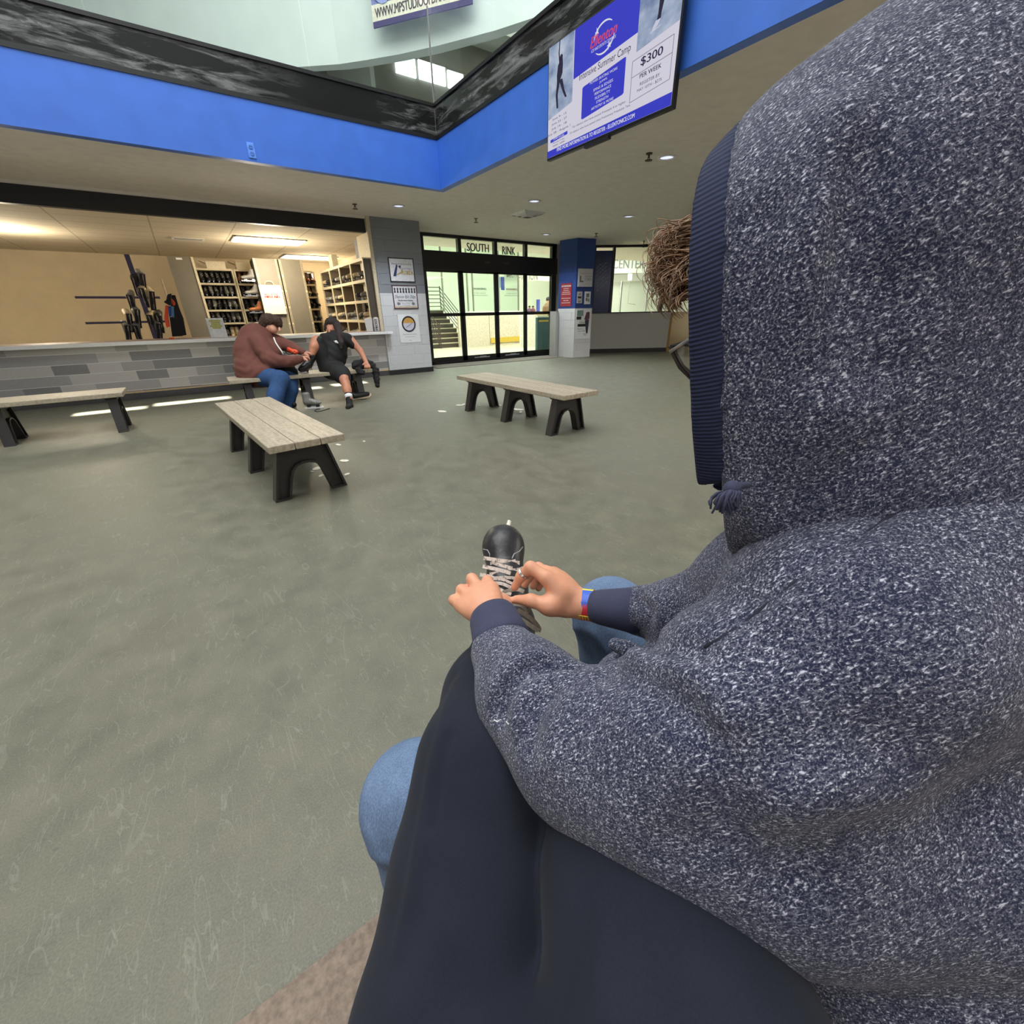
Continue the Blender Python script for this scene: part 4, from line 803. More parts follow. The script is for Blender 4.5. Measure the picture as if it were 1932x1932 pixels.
hang('orange_vest', 'bright orange vest hanging left of the blue cloth', 'vest', [(312, 576), (317, 576), (318, 600), (321, 616), (314, 618), (310, 600)], M_ORNG, .06, Yh-.02)
hang('blue_scarf', 'blue cloth strip hanging between the orange vest and black trousers', 'scarf', [(317, 577), (323, 578), (323, 597), (319, 598)], M_BLUC, .05, Yh-.04)
hang('blue_scarf', 'light blue cloth strip hanging under the orange lapel', 'scarf', [(322.5, 578), (328, 578), (329, 600), (323, 597)], M_LBLU, .05, Yh-.06)
hang('black_trousers', 'black trousers hanging below the blue cloth strips', 'trousers', [(320, 598), (333, 598), (345, 634), (325, 635)], M_BLKC, .07, Yh-.03)
q = on_y(324, 638, 10.9); o = empty('orange_tag', np.array([q[0], 10.85, 1.003])*S, 'small orange disc lying on the counter below the hanging clothes', 'tag'); MB().lathe([(.045, 0), (.045, .02), (.03, .025), (0, .025)], (q[0], 10.85, 1.003), 18).build('disc', M_ORNG, o)
# ================================================================ rink beyond the doors
M_RFL = mat('rink_matting', (196, 186, 162), .7, var=.08, scale=3); M_RW = mat('rink_white', (226, 232, 220), .6, var=.03)
struct(MB().box(3.0, 44, 11.92, 48, -.1, 0).build('floor_rink', M_RFL))
struct(MB().box(3.0, 42, 46, 46.2, 0, 9).box(40, 40.2, 11.9, 46, 0, 9).box(4.9, 5.0, 12.2, 40, 0, 9).build('wall_rink', M_RW))
struct(MB().box(5.0, 40.2, 14.2, 46.2, 8.8, 9).box(4.9, 40.2, 12.0, 14.4, 5.6, 5.7).build('ceiling_rink', M_RW))
M_STEELR = mat('brown_handrail', (74, 58, 54), .5); M_STEP = mat('dark_riser', (74, 66, 56), .6); M_TREAD = mat('pale_tread', (196, 186, 160), .6)
f7 = lambda x, y: (795+x/10.17, 500+y/10.17)
b = on_floor(*f7(900, 1560)); b2 = on_floor(*f7(420, 1600)); ystair = (b[1]+b2[1])/2
sx0, sx1 = b2[0]-.08, b[0]+.0; stair = empty('staircase', np.array([(sx0+sx1)/2, ystair, 0])*S, 'short dark staircase with brown pipe handrails behind the left glass door', 'staircase')
RI, TR = .19, .30; NS = 8
for k in range(NS):
    sp_ = MB().box(sx0-1.4, sx1-.05, ystair+.1+TR*k, ystair+.1+TR*(k+1), 0, RI*(k+1)-.03).build('riser', M_STEP, stair); box('tread', M_TREAD, sx0-1.4, sx1-.05, ystair+.08+TR*k, ystair+.1+TR*(k+1), RI*(k+1)-.03, RI*(k+1), stair)
def handrail(x, rails=6, x_end=None):
    hr = MB(); top = RI*NS; L = TR*NS
    for k in range(rails):
        z = .15+.16*k; hr.tube([(x, ystair-.1, z), (x, ystair+.05, z), (x, ystair+.1+L, z+top)], .018, 6)
        if x_end is not None: hr.tube([(x, ystair+.1+L, z+top), (x_end, ystair+.1+L, z+top)], .018, 6)
    for yy, zz in ((ystair-.1, 0), (ystair+.05, 0), (ystair+.1+L, top)): hr.tube([(x, yy, zz), (x, yy, zz+1.0)], .022, 6)
    hr.build('handrail', M_STEELR, stair)
handrail(sx1); handrail(sx0)
mid = MB(); L = TR*NS; top = RI*NS
for k in range(6): mid.tube([(sx1, ystair+.1+L, .15+.16*k+top), (sx1-3.0, ystair+.1+L+.2, .15+.16*k+top)], .018, 6)
mid.build('landing_rail', M_STEELR, stair)
# dasher boards, kick plate, rink glass
M_BOARD = mat('speckled_board', (210, 200, 180), .6, var=.14, scale=14); bY = on_floor(905, 653)[1]; bYx = on_floor(960, 651)[1]
bo = empty('rink_boards', np.array([9.5, bY, 0])*S, 'pale speckled low rink wall with a yellow kick plate behind the doors', 'boards')
gB = lambda x, y: on_y(x, y, bY)
xb0 = gB(890, 640)[0]; xb1 = gB(924.5, 640)[0]; xb2 = gB(985, 640)[0]
box('panel', M_BOARD, xb0-.6, xb1-.02, bY, bY+.15, 0, 1.36, bo); box('panel', M_BOARD, xb1+.02, xb2, bY+.02, bY+.15, 0, 1.36, bo); box('kick_plate', mat('kick_yellow', (206, 176, 70), .5), xb1+.04, xb2+.02, bY-.03, bY+.02, .1, .32, bo)
box('cap_rail', M_RW, xb0-.6, xb2, bY-.02, bY+.17, 1.36, 1.42, bo)
M_GRN = glass_mat('greenish_glass', (.90, .96, .93, 1), .1); gl = empty('rink_glass', np.array([9.5, bY+.08, 1.42])*S, 'tall greenish rink glass screens above the speckled boards', 'glass screen')
xx = [xb0-2.6, xb0-1.2, gB(884, 550)[0]-.0, gB(894, 550)[0], gB(943, 550)[0], gB(980, 550)[0]]
for a, c in zip(xx[:-1], xx[1:]): box('pane', M_GRN, a+.02, c-.02, bY+.07, bY+.09, 1.42, 4.2, gl)
for x in xx: box('post', mat('post_grey', (140, 138, 128), .4), x-.02, x+.02, bY+.04, bY+.12, 1.42, 4.2, gl)
# white side boards and teal door panel
q0 = on_floor(993, 656); q1 = on_floor(1014, 656)
wb_ = box('white_board', mat('bright_board', (240, 240, 226), .5), q0[0]-.2, q1[0]+1.2, q0[1]+.1, q0[1]+.2, .0, 1.25); thing(wb_, 'plain white board behind the rightmost glass door', 'boards'); cap = box('yellow_cap', mat('kick_yellow', (206, 176, 70), .5), q0[0]+.6, q1[0]+1.2, q0[1]+.08, q0[1]+.22, 1.25, 1.30); cap.parent = wb_; cap.matrix_parent_inverse.identity()
tq = on_floor(1014, 666); tq2 = on_floor(1038, 664); tz = on_y(1026, 597, tq[1])[2]
tb = empty('teal_bin', np.array([(tq[0]+tq2[0])/2, tq[1], 0])*S, 'tall dark teal bin with a white rim just behind the rightmost door', 'bin'); box('body', mat('dark_teal', (38, 84, 90), .45, var=.1), tq[0], tq2[0]+.1, tq[1], tq[1]+.14, 0, tz-.03, tb, bevel=.02); box('rim', M_RW, tq[0]-.01, tq2[0]+.11, tq[1]-.01, tq[1]+.15, tz-.03, tz+.02, tb)
box('yellow_strip', mat('kick_yellow', (206, 176, 70), .5), tq[0]+.05, tq2[0]-.1, tq[1]-.012, tq[1]-.004, tz-.17, tz-.12, tb)
# hanging signs in the rink
Yb = 26; q0 = on_y(940, 505, Yb); q1 = on_y(1022, 531, Yb)
hb = empty('hanging_board', np.array([(q0[0]+q1[0])/2, Yb, q0[2]])*S, 'long white board with grey lettering hanging in the rink', 'sign'); c0_ = on_y(990, 518, Yb); box('board', M_RW, on_y(925, 520, Yb)[0], on_y(1040, 520, Yb)[0], Yb, Yb+.1, on_y(1000, 529, Yb)[2], on_y(1000, 503, Yb)[2], hb)
letter(MB(), 'FORMATION', (on_y(987, 519, Yb)[0], Yb, on_y(987, 519, Yb)[2]), (1, 0, 0), (0, 0, 1), on_y(1015, 519, Yb)[0]-on_y(960, 519, Yb)[0], .55, .01).build('lettering', M_GINK, hb)
Yl = 19; a = on_y(952, 512, Yl); b = on_y(977, 533, Yl); lo = empty('rink_banner', np.array([a[0], Yl, b[2]])*S, 'white banner with a grey feather emblem hanging over the rink', 'banner'); box('sheet', M_RW, a[0], b[0], Yl, Yl+.02, b[2], a[2]+.3, lo); letter(MB(), 'SOUTHWEST', ((a[0]+b[0])/2+.25, Yl, b[2]+.35), (1, 0, 0), (0, 0, 1), .8, .32, .004).build('lettering', M_GINK, lo)
MB().prism([(0, 0), (.3, .1), (.12, .7), (.05, .65)], (a[0]+.1, Yl-.005, b[2]+.2), (1, 0, 0), (0, 0, 1), (0, -1, 0), 0, .01).build('emblem', M_GINK, lo)
a = on_y(940, 522, Yl); b = on_y(949, 543, Yl); bl = empty('blue_flag', np.array([a[0], Yl, b[2]])*S, 'pale blue pennant with a dark blue stripe beside the rink banner', 'flag'); box('cloth', mat('flag_pale_blue', (176, 196, 236), .6), a[0]-.15, b[0]+.05, Yl, Yl+.02, b[2], a[2], bl); box('stripe', mat('flag_blue', (88, 98, 200), .6), a[0]+.15, a[0]+.34, Yl-.015, Yl, b[2]-.1, a[2], bl)
a = on_y(1015, 565, 17); b = on_y(1018.5, 586, 17); bp_ = empty('blue_post_pad', np.array([a[0], 17, b[2]])*S, 'short blue post pad standing at the rink entrance', 'pad'); box('pad', mat('pad_blue', (72, 80, 170), .5), a[0], b[0], 17, 17.12, 1.2, a[2], bp_); box('base', M_RW, a[0]-.02, b[0]+.02, 16.98, 17.14, 0, 1.2, bp_)
# two people far across the rink
def far_person(x, y0, y1, Y, label, top, legs_):
    b = on_y(x, y1, Y); t = on_y(x, y0, Y); h = 1.7/S; z0_ = t[2]-h
    o = empty('person', np.array([b[0], Y, 0])*S, label, 'person'); s = SDF(); B_ = np.array([b[0], Y, 0])*S
    J = lambda dx, z: B_+np.array([dx, 0, z])
    s.cone(J(-.09, .06), J(-.08, .85), .06, .09, .04).cone(J(.09, .06), J(.08, .85), .06, .09, .04).cone(J(0, .9), J(0, 1.35), .15, .17, .08).cone(J(0, 1.42), J(0, 1.52), .06, .06, .05).ell(J(0, 1.62), (.09, .1, .12)).cone(J(-.2, 1.38), J(-.26, 1.1), .05, .045, .05).cone(J(-.26, 1.1), J(-.2, .88), .045, .04, .02).cone(J(.2, 1.38), J(.26, 1.1), .05, .045, .05).cone(J(.26, 1.1), J(.2, .88), .045, .04, .02)
    s.build('body', mat('skin_far', (196, 150, 128), .6), o, .035, 1)
    s2 = SDF(); s2.cone(J(0, .85), J(0, 1.36), .18, .2, .08).cone(J(-.2, 1.38), J(-.27, 1.05), .07, .06, .05).cone(J(.2, 1.38), J(.27, 1.05), .07, .06, .05); s2.build('jacket', top, o, .035, 1)
    s3 = SDF(); s3.cone(J(-.09, .1), J(-.08, .85), .075, .11, .05).cone(J(.09, .1), J(.08, .85), .075, .11, .05); s3.build('trousers', legs_, o, .035, 1)
    s4 = SDF(); s4.ell(J(0, 1.66), (.1, .11, .1)); s4.build('hair', M_INK, o, .03, 1)
far_person(999, 574, 605, 37, 'person in a dark jacket standing far across the rink, left of two', mat('far_purple', (92, 64, 92), .7), mat('far_grey', (120, 108, 116), .7)); far_person(1005.5, 574, 605, 37, 'person in a maroon jacket standing far across the rink, right of two', mat('far_maroon', (112, 60, 72), .7), mat('far_pale', (196, 160, 156), .7))
far_person(1034, 566, 610, 15.4, 'person in a brown coat at the right edge behind the rightmost door', mat('far_brown', (120, 92, 66), .7), M_INK)
# room seen through the right window
struct(MB().bx((19.6, 15.9, 2.0), (6, .2, 8), [[math.cos(-.55), -math.sin(-.55), 0], [math.sin(-.55), math.cos(-.55), 0], [0, 0, 1]]).build('wall_right_far', M_RW))
cs = []
q0 = wp(1158, 502); 
def beyond(x, y, D): d = ray(x, y); return np.array([0, 0, 1.35])+d*D
Yw = 15.5; q = on_y(1184, 498, Yw); q1 = on_y(1163, 498, Yw); q2 = on_y(1212, 494, Yw)
cn = empty('center_board', np.array([q[0], Yw, q[2]])*S, 'white board lettered in grey behind the right window', 'sign'); Xd = unit(np.array([.88, -.47, 0])); Nd = np.cross(Xd, (0, 0, 1))
MB().prism([(-2.4, -.38), (1.8, -.38), (1.8, .42), (-2.4, .42)], q, Xd, (0, 0, 1), -Nd, 0, .05).build('board', mat('board_white', (228, 232, 222), .5), cn); letter(MB(), 'CENTER', q+Nd*.01+Xd*.05, Xd, (0, 0, 1), 1.55, .38, .01, bold=.01).build('lettering', mat('sign_grey', (130, 134, 128), .5), cn)
for x, lb in ((1171, 'left'), (1220, 'right')):
    q = on_y(x, 560, 14.2); o = empty('glass_post', np.array([q[0], 14.2, 0])*S, 'thin grey upright post behind the right window, %s one' % lb, 'post'); MB().box(q[0]-.03, q[0]+.03, 14.17, 14.23, .012, 2.5).build('shaft', M_GREYP, o); MB().box(q[0]-.07, q[0]+.07, 14.12, 14.28, 0, .012).build('foot', M_GREYP, o)
q = on_y(1187, 523, 15.2); o = empty('wall_box', q*S, 'small white control box with a thin cable behind the right window', 'control box'); MB().box(q[0]-.1, q[0]+.1, 15.1, 15.2, q[2]-.14, q[2]+.14).build('case', M_RW, o); MB().tube([(q[0], 15.15, q[2]-.1), (q[0], 15.15, q[2]-1.1), (q[0]+.5, 15.1, q[2]-1.15)], .012, 6).build('cable', M_GREYP, o)
# ================================================================ benches
def plank_mat():
    t = NT('weathered_plank'); v = t.coord((1.2, 14, 6)); n = t.noise(v, 3, 5, .6); f = t.noise(t.coord(), 40, 4)
    c = t.mix(.4, t.ramp(n, [(.3, srgb(140, 128, 110)), (.55, srgb(172, 160, 138)), (.75, srgb(190, 177, 154))]), t.ramp(f, [(.35, srgb(138, 126, 110)), (.6, srgb(188, 176, 156))])); t.base(c); t.set(Roughness=.55); t.bump(n, .15, .003); return t.m
M_PLANK = plank_mat(); M_LEG = mat('dark_plastic', (46, 43, 42), .42, var=.15, scale=12)
def inset(poly, d):
    n = len(poly); out = []
    for i in range(n):
        a, b, c = (np.array(poly[(i+k) % n], float) for k in (-1, 0, 1)); e1 = unit(b-a); e2 = unit(c-b); n1 = np.array([-e1[1], e1[0]]); n2 = np.array([-e2[1], e2[0]]); m = n1+n2; m = m/max(1e-6, m@m)*2; q = b+m*d
        out.append(tuple(q))
    return out
def bench_frame(mb, x, W, h, foot):
    """A-shaped plastic leg across the bench at length position x; returns polygon rings"""
    tw = W*.34; F = foot/2; lw = .12
    arch = [(F-lw, 0), (F-lw-.045, h*.40), (F-lw-.065, h*.53), (F-lw-.10, h*.62), (F-lw-.145, h*.655)]; arch = arch+[(-a, b) for a, b in reversed(arch)]
    poly = [(-F, 0), (-F+lw, 0)]+[(-a, b) for a, b in arch[:5]][1:]+[(a, b) for a, b in reversed(arch[:5])][:-1]+[(F-lw, 0), (F, 0), (tw, h), (-tw, h)]
    ins = inset(poly, .018)
    th, wt = .05, .014
    n = len(poly); k = len(mb.v)
    for d, ring in ((-th, poly), (-th, ins), (-wt, ins), (wt, ins), (th, ins), (th, poly)):
        mb.v += [(x+d, a, b) for a, b in ring]
    for r in range(5):
        if r == 2: continue
        for i in range(n): j = (i+1) % n; mb.f.append((k+r*n+i, k+r*n+j, k+(r+1)*n+j, k+(r+1)*n+i))
    for i in range(n): j = (i+1) % n; mb.f.append((k+i, k+5*n+i, k+5*n+j, k+j))
    mb.f.append(tuple(k+2*n+i for i in range(n))); mb.f.append(tuple(k+3*n+i for i in range(n))[::-1])
    return mb
def bench(label, c, ang, L=2.35, W=.56, hgt=.5, span=1.86, foot=.58, top_only=False):
    o = empty('plastic_bench', (c[0]*S, c[1]*S, 0), label, 'bench', 'grey plank benches with dark legs', rot=ang); pt = .055; w3 = W/3
    for k in range(3):
        y = -W/2+w3*(k+.5); MB().box(-L/2, L/2, y-w3/2+.002, y+w3/2-.002, hgt-pt, hgt).build('plank', M_PLANK, o, local=True, bevel=.006)
    for x in (-span/2, 0, span/2):
        fm = bench_frame(MB(), x, W, hgt-pt-.03, foot).build('leg_frame', M_LEG, o, local=True)
        MB().add([(x-.06, -W*.43, hgt-pt), (x+.06, -W*.43, hgt-pt), (x+.06, W*.43, hgt-pt), (x-.06, W*.43, hgt-pt), (x-.06, -W*.36, hgt-pt-.032), (x+.06, -W*.36, hgt-pt-.032), (x+.06, W*.36, hgt-pt-.032), (x-.06, W*.36, hgt-pt-.032)], [(0, 1, 2, 3), (4, 5, 6, 7), (0, 1, 5, 4), (1, 2, 6, 5), (2, 3, 7, 6), (3, 0, 4, 7)]).build('top_bracket', M_LEG, o, local=True)
    return o
B1 = bench('empty grey plank bench with dark legs in the left foreground', (.445, 4.63), PI/2+.087)
B2 = bench('empty grey plank bench with dark legs in the middle of the floor', (3.50, 4.77), PI/2+.03)
B3 = bench('grey plank bench the two people sit on in front of the counter', (1.43, 8.04), -.02, L=2.16, span=1.69)
B4 = bench('grey plank bench end just showing at the left edge', (-2.05, 7.78), 0.0, span=2.1, L=2.38)
# ---- white scraps and leaves on the floor
M_SCR = mat('white_scrap', (226, 220, 204), .6)
scr_px = [(1144/2.576+390, 300/2.576+660), (1230/2.576+390, 270/2.576+660), (1250/2.576+390, 266/2.576+660), (1327/2.576+390, 271/2.576+660), (1512/2.576+390, 291/2.576+660), (1525/2.576+390, 304/2.576+660), (1420/2.576+390, 272/2.576+660), (545/2.576+390, 575/2.576+660), (515/2.576+390, 593/2.576+660), (557/2.576+390, 613/2.576+660), (682/2.576+390, 606/2.576+660), (668/2.576+390, 541/2.576+660), (765/2.576+390, 446/2.576+660), (640/2.576+390, 463/2.576+660)]
scr_sz = [.06, .05, .03, .018, .075, .03, .04, .05, .02, .025, .025, .04, .016, .03]
for k, ((x, y), sz) in enumerate(zip(scr_px, scr_sz)):
    p = on_floor(x, y); a0 = rng.uniform(0, 6); pl = [(sz*(1+.35*rng.random())*math.cos(a)*1.2, sz*(.6+.4*rng.random())*math.sin(a)) for a in np.linspace(0, 2*PI, 9)[:-1]]
    o = MB().prism(pl, (p[0], p[1], 0), (math.cos(a0), math.sin(a0), 0), (-math.sin(a0), math.cos(a0), 0), (0, 0, 1), .001, .006).build('paper_scrap', M_SCR)
    right = x > 800
    thing(o, 'small white scrap on the floor around the middle bench' if right else 'small white scrap on the floor near the left foreground bench', 'scrap', 'scraps near the middle bench' if right else 'scraps near the left bench')
# ================================================================ the two people in the foreground (metres)
def hit(sdf, x, y, t0=.2, t1=1.6):
    r = ray(x, y); ts = np.arange(t0, t1, .002); d = sdf.ev(EYE+np.outer(ts, r), sdf.p); k = np.nonzero(d < 0)[0]
    return ts[k[0]] if len(k) else None
def poly_dist(X, pts):
    d = None
    for a, b in zip(pts[:-1], pts[1:]):
        ab = b-a; t = np.clip(((X-a)@ab)/(ab@ab+1e-12), 0, 1); e = X-(a+t[:, None]*ab); e = np.sqrt((e*e).sum(1)); d = e if d is None else np.minimum(d, e)
    return d
def crease(sdf, px, amp, w):
    pts = []
    for x, y in px:
        z = hit(sdf, x, y)
        if z is not None: pts.append(P(x, y, z))
    return (pts, amp, w)
def add_creases(sdf, cr):
    def f(X, d):
        m = np.abs(d) < .06
        if m.any():
            Y = X[m]; e = np.zeros(len(Y))
            for pts, amp, w in cr:
                if len(pts) > 1: e += amp*np.exp(-(poly_dist(Y, pts)/w)**2)
            d = d.copy(); d[m] += e
        return d
    sdf.cut(f)
def surf_tube(sdf, px, r, lift=.0, n=8, z0=None):
    pts = []
    for x, y in px:
        z = hit(sdf, x, y); z = z if z is not None else z0
        if z is not None: pts.append(P(x, y, z-lift))
    return MB().tube(pts, r, n)
def heather(name, dark, light, sc=520., thr=.566, bumpd=.0018, warm=None):
    """marled knit: dark ground with short pale flecks"""
    t = NT(name); tc = t.node('ShaderNodeTexCoord')
    def dirc(d, k, kind='n'):
        d = unit(d); e = unit(np.cross(d, (.3, .2, 1))); f = np.cross(d, e); cb = t.node('ShaderNodeCombineXYZ')
        for ax, q, i in ((d, k, 0), (e, 1, 1), (f, 1, 2)):
            dt = t.node('ShaderNodeVectorMath', operation='DOT_PRODUCT'); t.link(tc.outputs['Object'], dt.inputs[0]); dt.inputs[1].default_value = tuple(ax*q); t.link(dt.outputs['Value'], cb.inputs[i])
        return cb.outputs[0]
    n1 = t.noise(dirc(CR*.85+CU*.45-CF*.15, .46), sc, 1.5, .5, .35); n2 = t.noise(dirc(CR*.5-CU*.3+CF*.8, .5), sc*1.15, 1.5, .5, .3); big = t.noise(t.coord(), 16, 3)
    f = t.math('MAXIMUM', n1, t.math('SUBTRACT', n2, .03)); f = t.math('ADD', f, t.math('MULTIPLY', t.math('SUBTRACT', big, .5), .08))
    mid = tuple(np.array(dark)*.82+np.array(light)*.18)
    c = t.ramp(f, [(thr-.09, dark), (thr, mid), (thr+.05, mid), (thr+.13, light)])
    t.base(c); t.set(Roughness=.95); t.b.inputs['Specular IOR Level'].default_value = .15; t.b.inputs['Sheen Weight'].default_value = .12; t.b.inputs['Sheen Roughness'].default_value = .6
    t.bump(f, .9, bumpd); return t.m
def rib_mat(name, rgb, freq, axis_rot, strength=.6, depth=.001):
    t = NT(name); v = t.coord((1, 1, 1), axis_rot); w = t.node('ShaderNodeTexWave', wave_type='BANDS', bands_direction='Z'); w.inputs['Scale'].default_value = freq; w.inputs['Distortion'].default_value = .6; w.inputs['Detail'].default_value = 1; t.link(v, w.inputs['Vector'])
    c = srgb(*rgb); n = t.noise(t.coord(), 300, 2); t.base(t.mix(t.math('MULTIPLY', w.outputs['Fac'], .45), tuple(np.array(c)*.6)[:3]+(1,), tuple(np.minimum(np.array(c)*1.5, 1))[:3]+(1,))); t.set(Roughness=.9); t.b.inputs['Specular IOR Level'].default_value = .2
    t.bump(t.math('ADD', w.outputs['Fac'], t.math('MULTIPLY', n, .3)), strength, depth); return t.m
def knit_mat(name, rgb, var=.2, sc=500):
    t = NT(name); c = srgb(*rgb); n = t.noise(t.coord(), sc, 2); b = t.noise(t.coord(), 16, 3); lo = tuple(np.array(c)*(1-var))[:3]+(1,); hi = tuple(np.array(c)*(1+var))[:3]+(1,)
    t.base(t.mix(.5, t.ramp(n, [(.3, lo), (.7, hi)]), t.ramp(b, [(.3, lo), (.7, hi)]))); t.set(Roughness=.92); t.b.inputs['Specular IOR Level'].default_value = .2; t.b.inputs['Sheen Weight'].default_value = .04; t.bump(n, .3, .0006); return t.m
def denim(name, rgb):
    t = NT(name); c = np.array(srgb(*rgb)); a = t.noise(t.coord((1, 1, .3), (.3, .2, 0)), 420, 2); b = t.noise(t.coord(), 26, 4)
    f = lambda k: tuple(np.minimum(c[:3]*k, 1))+(1,)
    t.base(t.mix(.5, t.ramp(a, [(.3, f(.6)), (.7, f(1.5))]), t.ramp(b, [(.3, f(.72)), (.7, f(1.25))]))); t.set(Roughness=.9); t.b.inputs['Specular IOR Level'].default_value = .2; t.bump(a, .3, .0008); return t.m
def skin_mat(name, rgb):
    t = NT(name); c = np.array(srgb(*rgb)); a = t.noise(t.coord(), 60, 4); b = t.noise(t.coord(), 420, 3)
    t.base(t.mix(.6, t.ramp(a, [(.3, tuple(c[:3]*(.86, .78, .76))+(1,)), (.7, tuple(np.minimum(c[:3]*(1.06, 1.05, 1.03), 1))+(1,))]), tuple(c[:3])+(1,))); t.set(Roughness=.5); t.b.inputs['Subsurface Weight'].default_value = .12; t.b.inputs['Subsurface Radius'].default_value = (.012, .004, .002); t.b.inputs['Subsurface Scale'].default_value = .5
    t.bump(t.math('ADD', t.math('MULTIPLY', a, 1.0), t.math('MULTIPLY', b, .3)), .35, .0012); return t.m
M_HOOD = heather('marled_navy_knit', (.015, .019, .050, 1), (.50, .51, .60, 1)); M_RIB = rib_mat('navy_rib', (50, 56, 82), 85, (.25, .3, 0)); M_CUFF = knit_mat('navy_cuff', (66, 68, 90))
M_SWEAT = knit_mat('navy_sweatpants', (33, 36, 47)); M_DENIM = denim('washed_denim', (106, 126, 156)); M_DDEN = denim('dark_denim', (46, 62, 86)); M_SKIN = skin_mat('hand_skin', (220, 158, 126)); M_HAIR = mat('brown_hair', (146, 114, 86), .45, var=.3, scale=60)
# ---------------- the person whose skate is being tied: legs in navy sweatpants
lap = empty('person', P(1060, 1990, .34), 'person in navy sweatpants with one leg stretched out, wearing the laced black skate', 'person')
LT_ = [(P(920, 2330, .36), .112), (P(862, 1960, .45), .104), (P(893, 1640, .54), .094), (P(915, 1440, .60), .085), (P(925, 1310, .73), .070), (P(938, 1218, .875), .050)]
kR = P(1165, 1500, .585); RT_ = [(P(1420, 2330, .32), .118), (P(1290, 1985, .375), .116), (P(1212, 1640, .475), .102), (kR, .088), (kR+np.array([.0, .06, -.2]), .07), (np.array([kR[0]-.0, kR[1]+.10, .10]), .05)]
s = SDF(); thin = lambda L: [(p, r*.72) for p, r in L]
s.chain(thin(LT_), .02).chain(thin(RT_), .02).cone(LT_[0][0], RT_[0][0], .09, .09, .06).cone((LT_[0][0]+RT_[0][0])/2, (LT_[0][0]+RT_[0][0])/2+np.array([-.03, -.12, .08]), .10, .11, .06)
s.cone(LT_[-1][0], P(958, 1130, .98), .034, .03, .03)
s.build('body', M_SKIN, lap, .008, 1)
s = SDF(); s.chain(LT_, .05).group(.012).chain(RT_, .05).group(.03).cone(LT_[0][0], RT_[0][0], .11, .11, .08).cone((LT_[0][0]+RT_[0][0])/2, (LT_[0][0]+RT_[0][0])/2+np.array([-.03, -.12, .08]), .13, .14, .08)
cr = [crease(s, p, a, w) for p, a, w in (([(862, 1290), (838, 1380), (815, 1480), (800, 1570), (788, 1680)], -.010, .009), ([(845, 1390), (826, 1470), (812, 1560)], .010, .008), ([(795, 1600), (778, 1690), (760, 1780)], -.007, .010), ([(878, 1250), (860, 1330)], -.005, .008), ([(1150, 1932), (1135, 1850), (1145, 1760)], -.007, .012), ([(985, 1480), (1010, 1560)], .006, .02), ([(905, 1380), (880, 1440), (890, 1500)], -.002, .02), ([(850, 1760), (800, 1840), (770, 1900)], -.006, .02))]
add_creases(s, cr); PANTS = s
s.build('sweatpants', M_SWEAT, lap, .0055, 2)
# ---------------- black lace-up skate on the outstretched foot
toe = P(950, 1034, 1.055); ank = P(966, 1178, .955); al = unit(toe-ank); dn = unit(ray(955, 1090)); dn = unit(dn-al*(dn@al)); sd_ = np.cross(al, dn)
s = SDF(); s.ell(toe+al*.004, (.055, .050, .041), np.column_stack([al, sd_, dn]), .02); s.cone(toe, P(956, 1105, 1.0), .046, .043, .02).cone(P(956, 1105, 1.0), ank, .043, .047, .03).cone(ank, P(962, 1222, .89), .047, .05, .02).cone(ank+dn*.02, ank-al*.06+dn*.03, .04, .035, .03)
s.cut(lambda X, d: np.maximum(d, (X-toe)@dn-.036+.0*(X@al))); BOOT = s
sk_ = s.build('skate_boot', mat('scuffed_leather', (40, 38, 40), .38, var=.35, scale=45, bump=.1), lap, .0045, 2)
t = SDF(); t.ell(toe+al*.006, (.0575, .0525, .0425), np.column_stack([al, sd_, dn]), .02); t.cut(lambda X, d: np.maximum(d, .004-(X-toe)@al)).cut(lambda X, d: np.maximum(d, (X-toe)@dn-.036)); t.build('toe_cap', mat('toe_leather', (52, 49, 50), .30, var=.3, scale=25, bump=.05), sk_, .0035, 1, )
so0 = toe+dn*.038
sl_ = MB(); outl = [(-.20, -.03), (-.10, -.034), (0, -.047), (.04, -.04), (.06, -.018), (.064, 0)]; outl = outl+[(a, -b) for a, b in reversed(outl[:-1])]
sl_.prism(outl, so0, al, sd_, dn, 0, .012).build('sole', mat('black_sole', (24, 24, 25), .5), sk_, sc=1)
MB().prism([(-.20, .012), (.05, .012), (.085, .03), (.10, .062), (.09, .078), (-.21, .078), (-.20, .03)], so0, al, dn, sd_, -.006, .006).tube([so0+al*.05+dn*.03, P(957, 1000, 1.13), P(961, 983, 1.145)], [.008, .007, .0055], 10).build('blade_holder', mat('holder_white', (226, 222, 208), .4), sk_, sc=1)
MB().prism([(-.21, .078), (.09, .078), (.1, .066), (.098, .09), (-.215, .09)], so0, al, dn, sd_, -.0018, .0018).build('blade', M_BLADE, sk_, sc=1)
pp = mat('silver_piping', (170, 172, 172), .4)
surf_tube(BOOT, [(912, 1036), (920, 1038), (924, 1045), (924, 1052)], .0013, .001).tube([P(x, y, (hit(BOOT, x, y) or 1.03)-.001) for x, y in [(986, 1032), (980, 1040), (970, 1045), (966, 1054)]], .0013, 8).build('piping', pp, sk_, sc=1, smooth=True)
g = lambda x, y: (830+x/8.4, 1040+y/8.4)
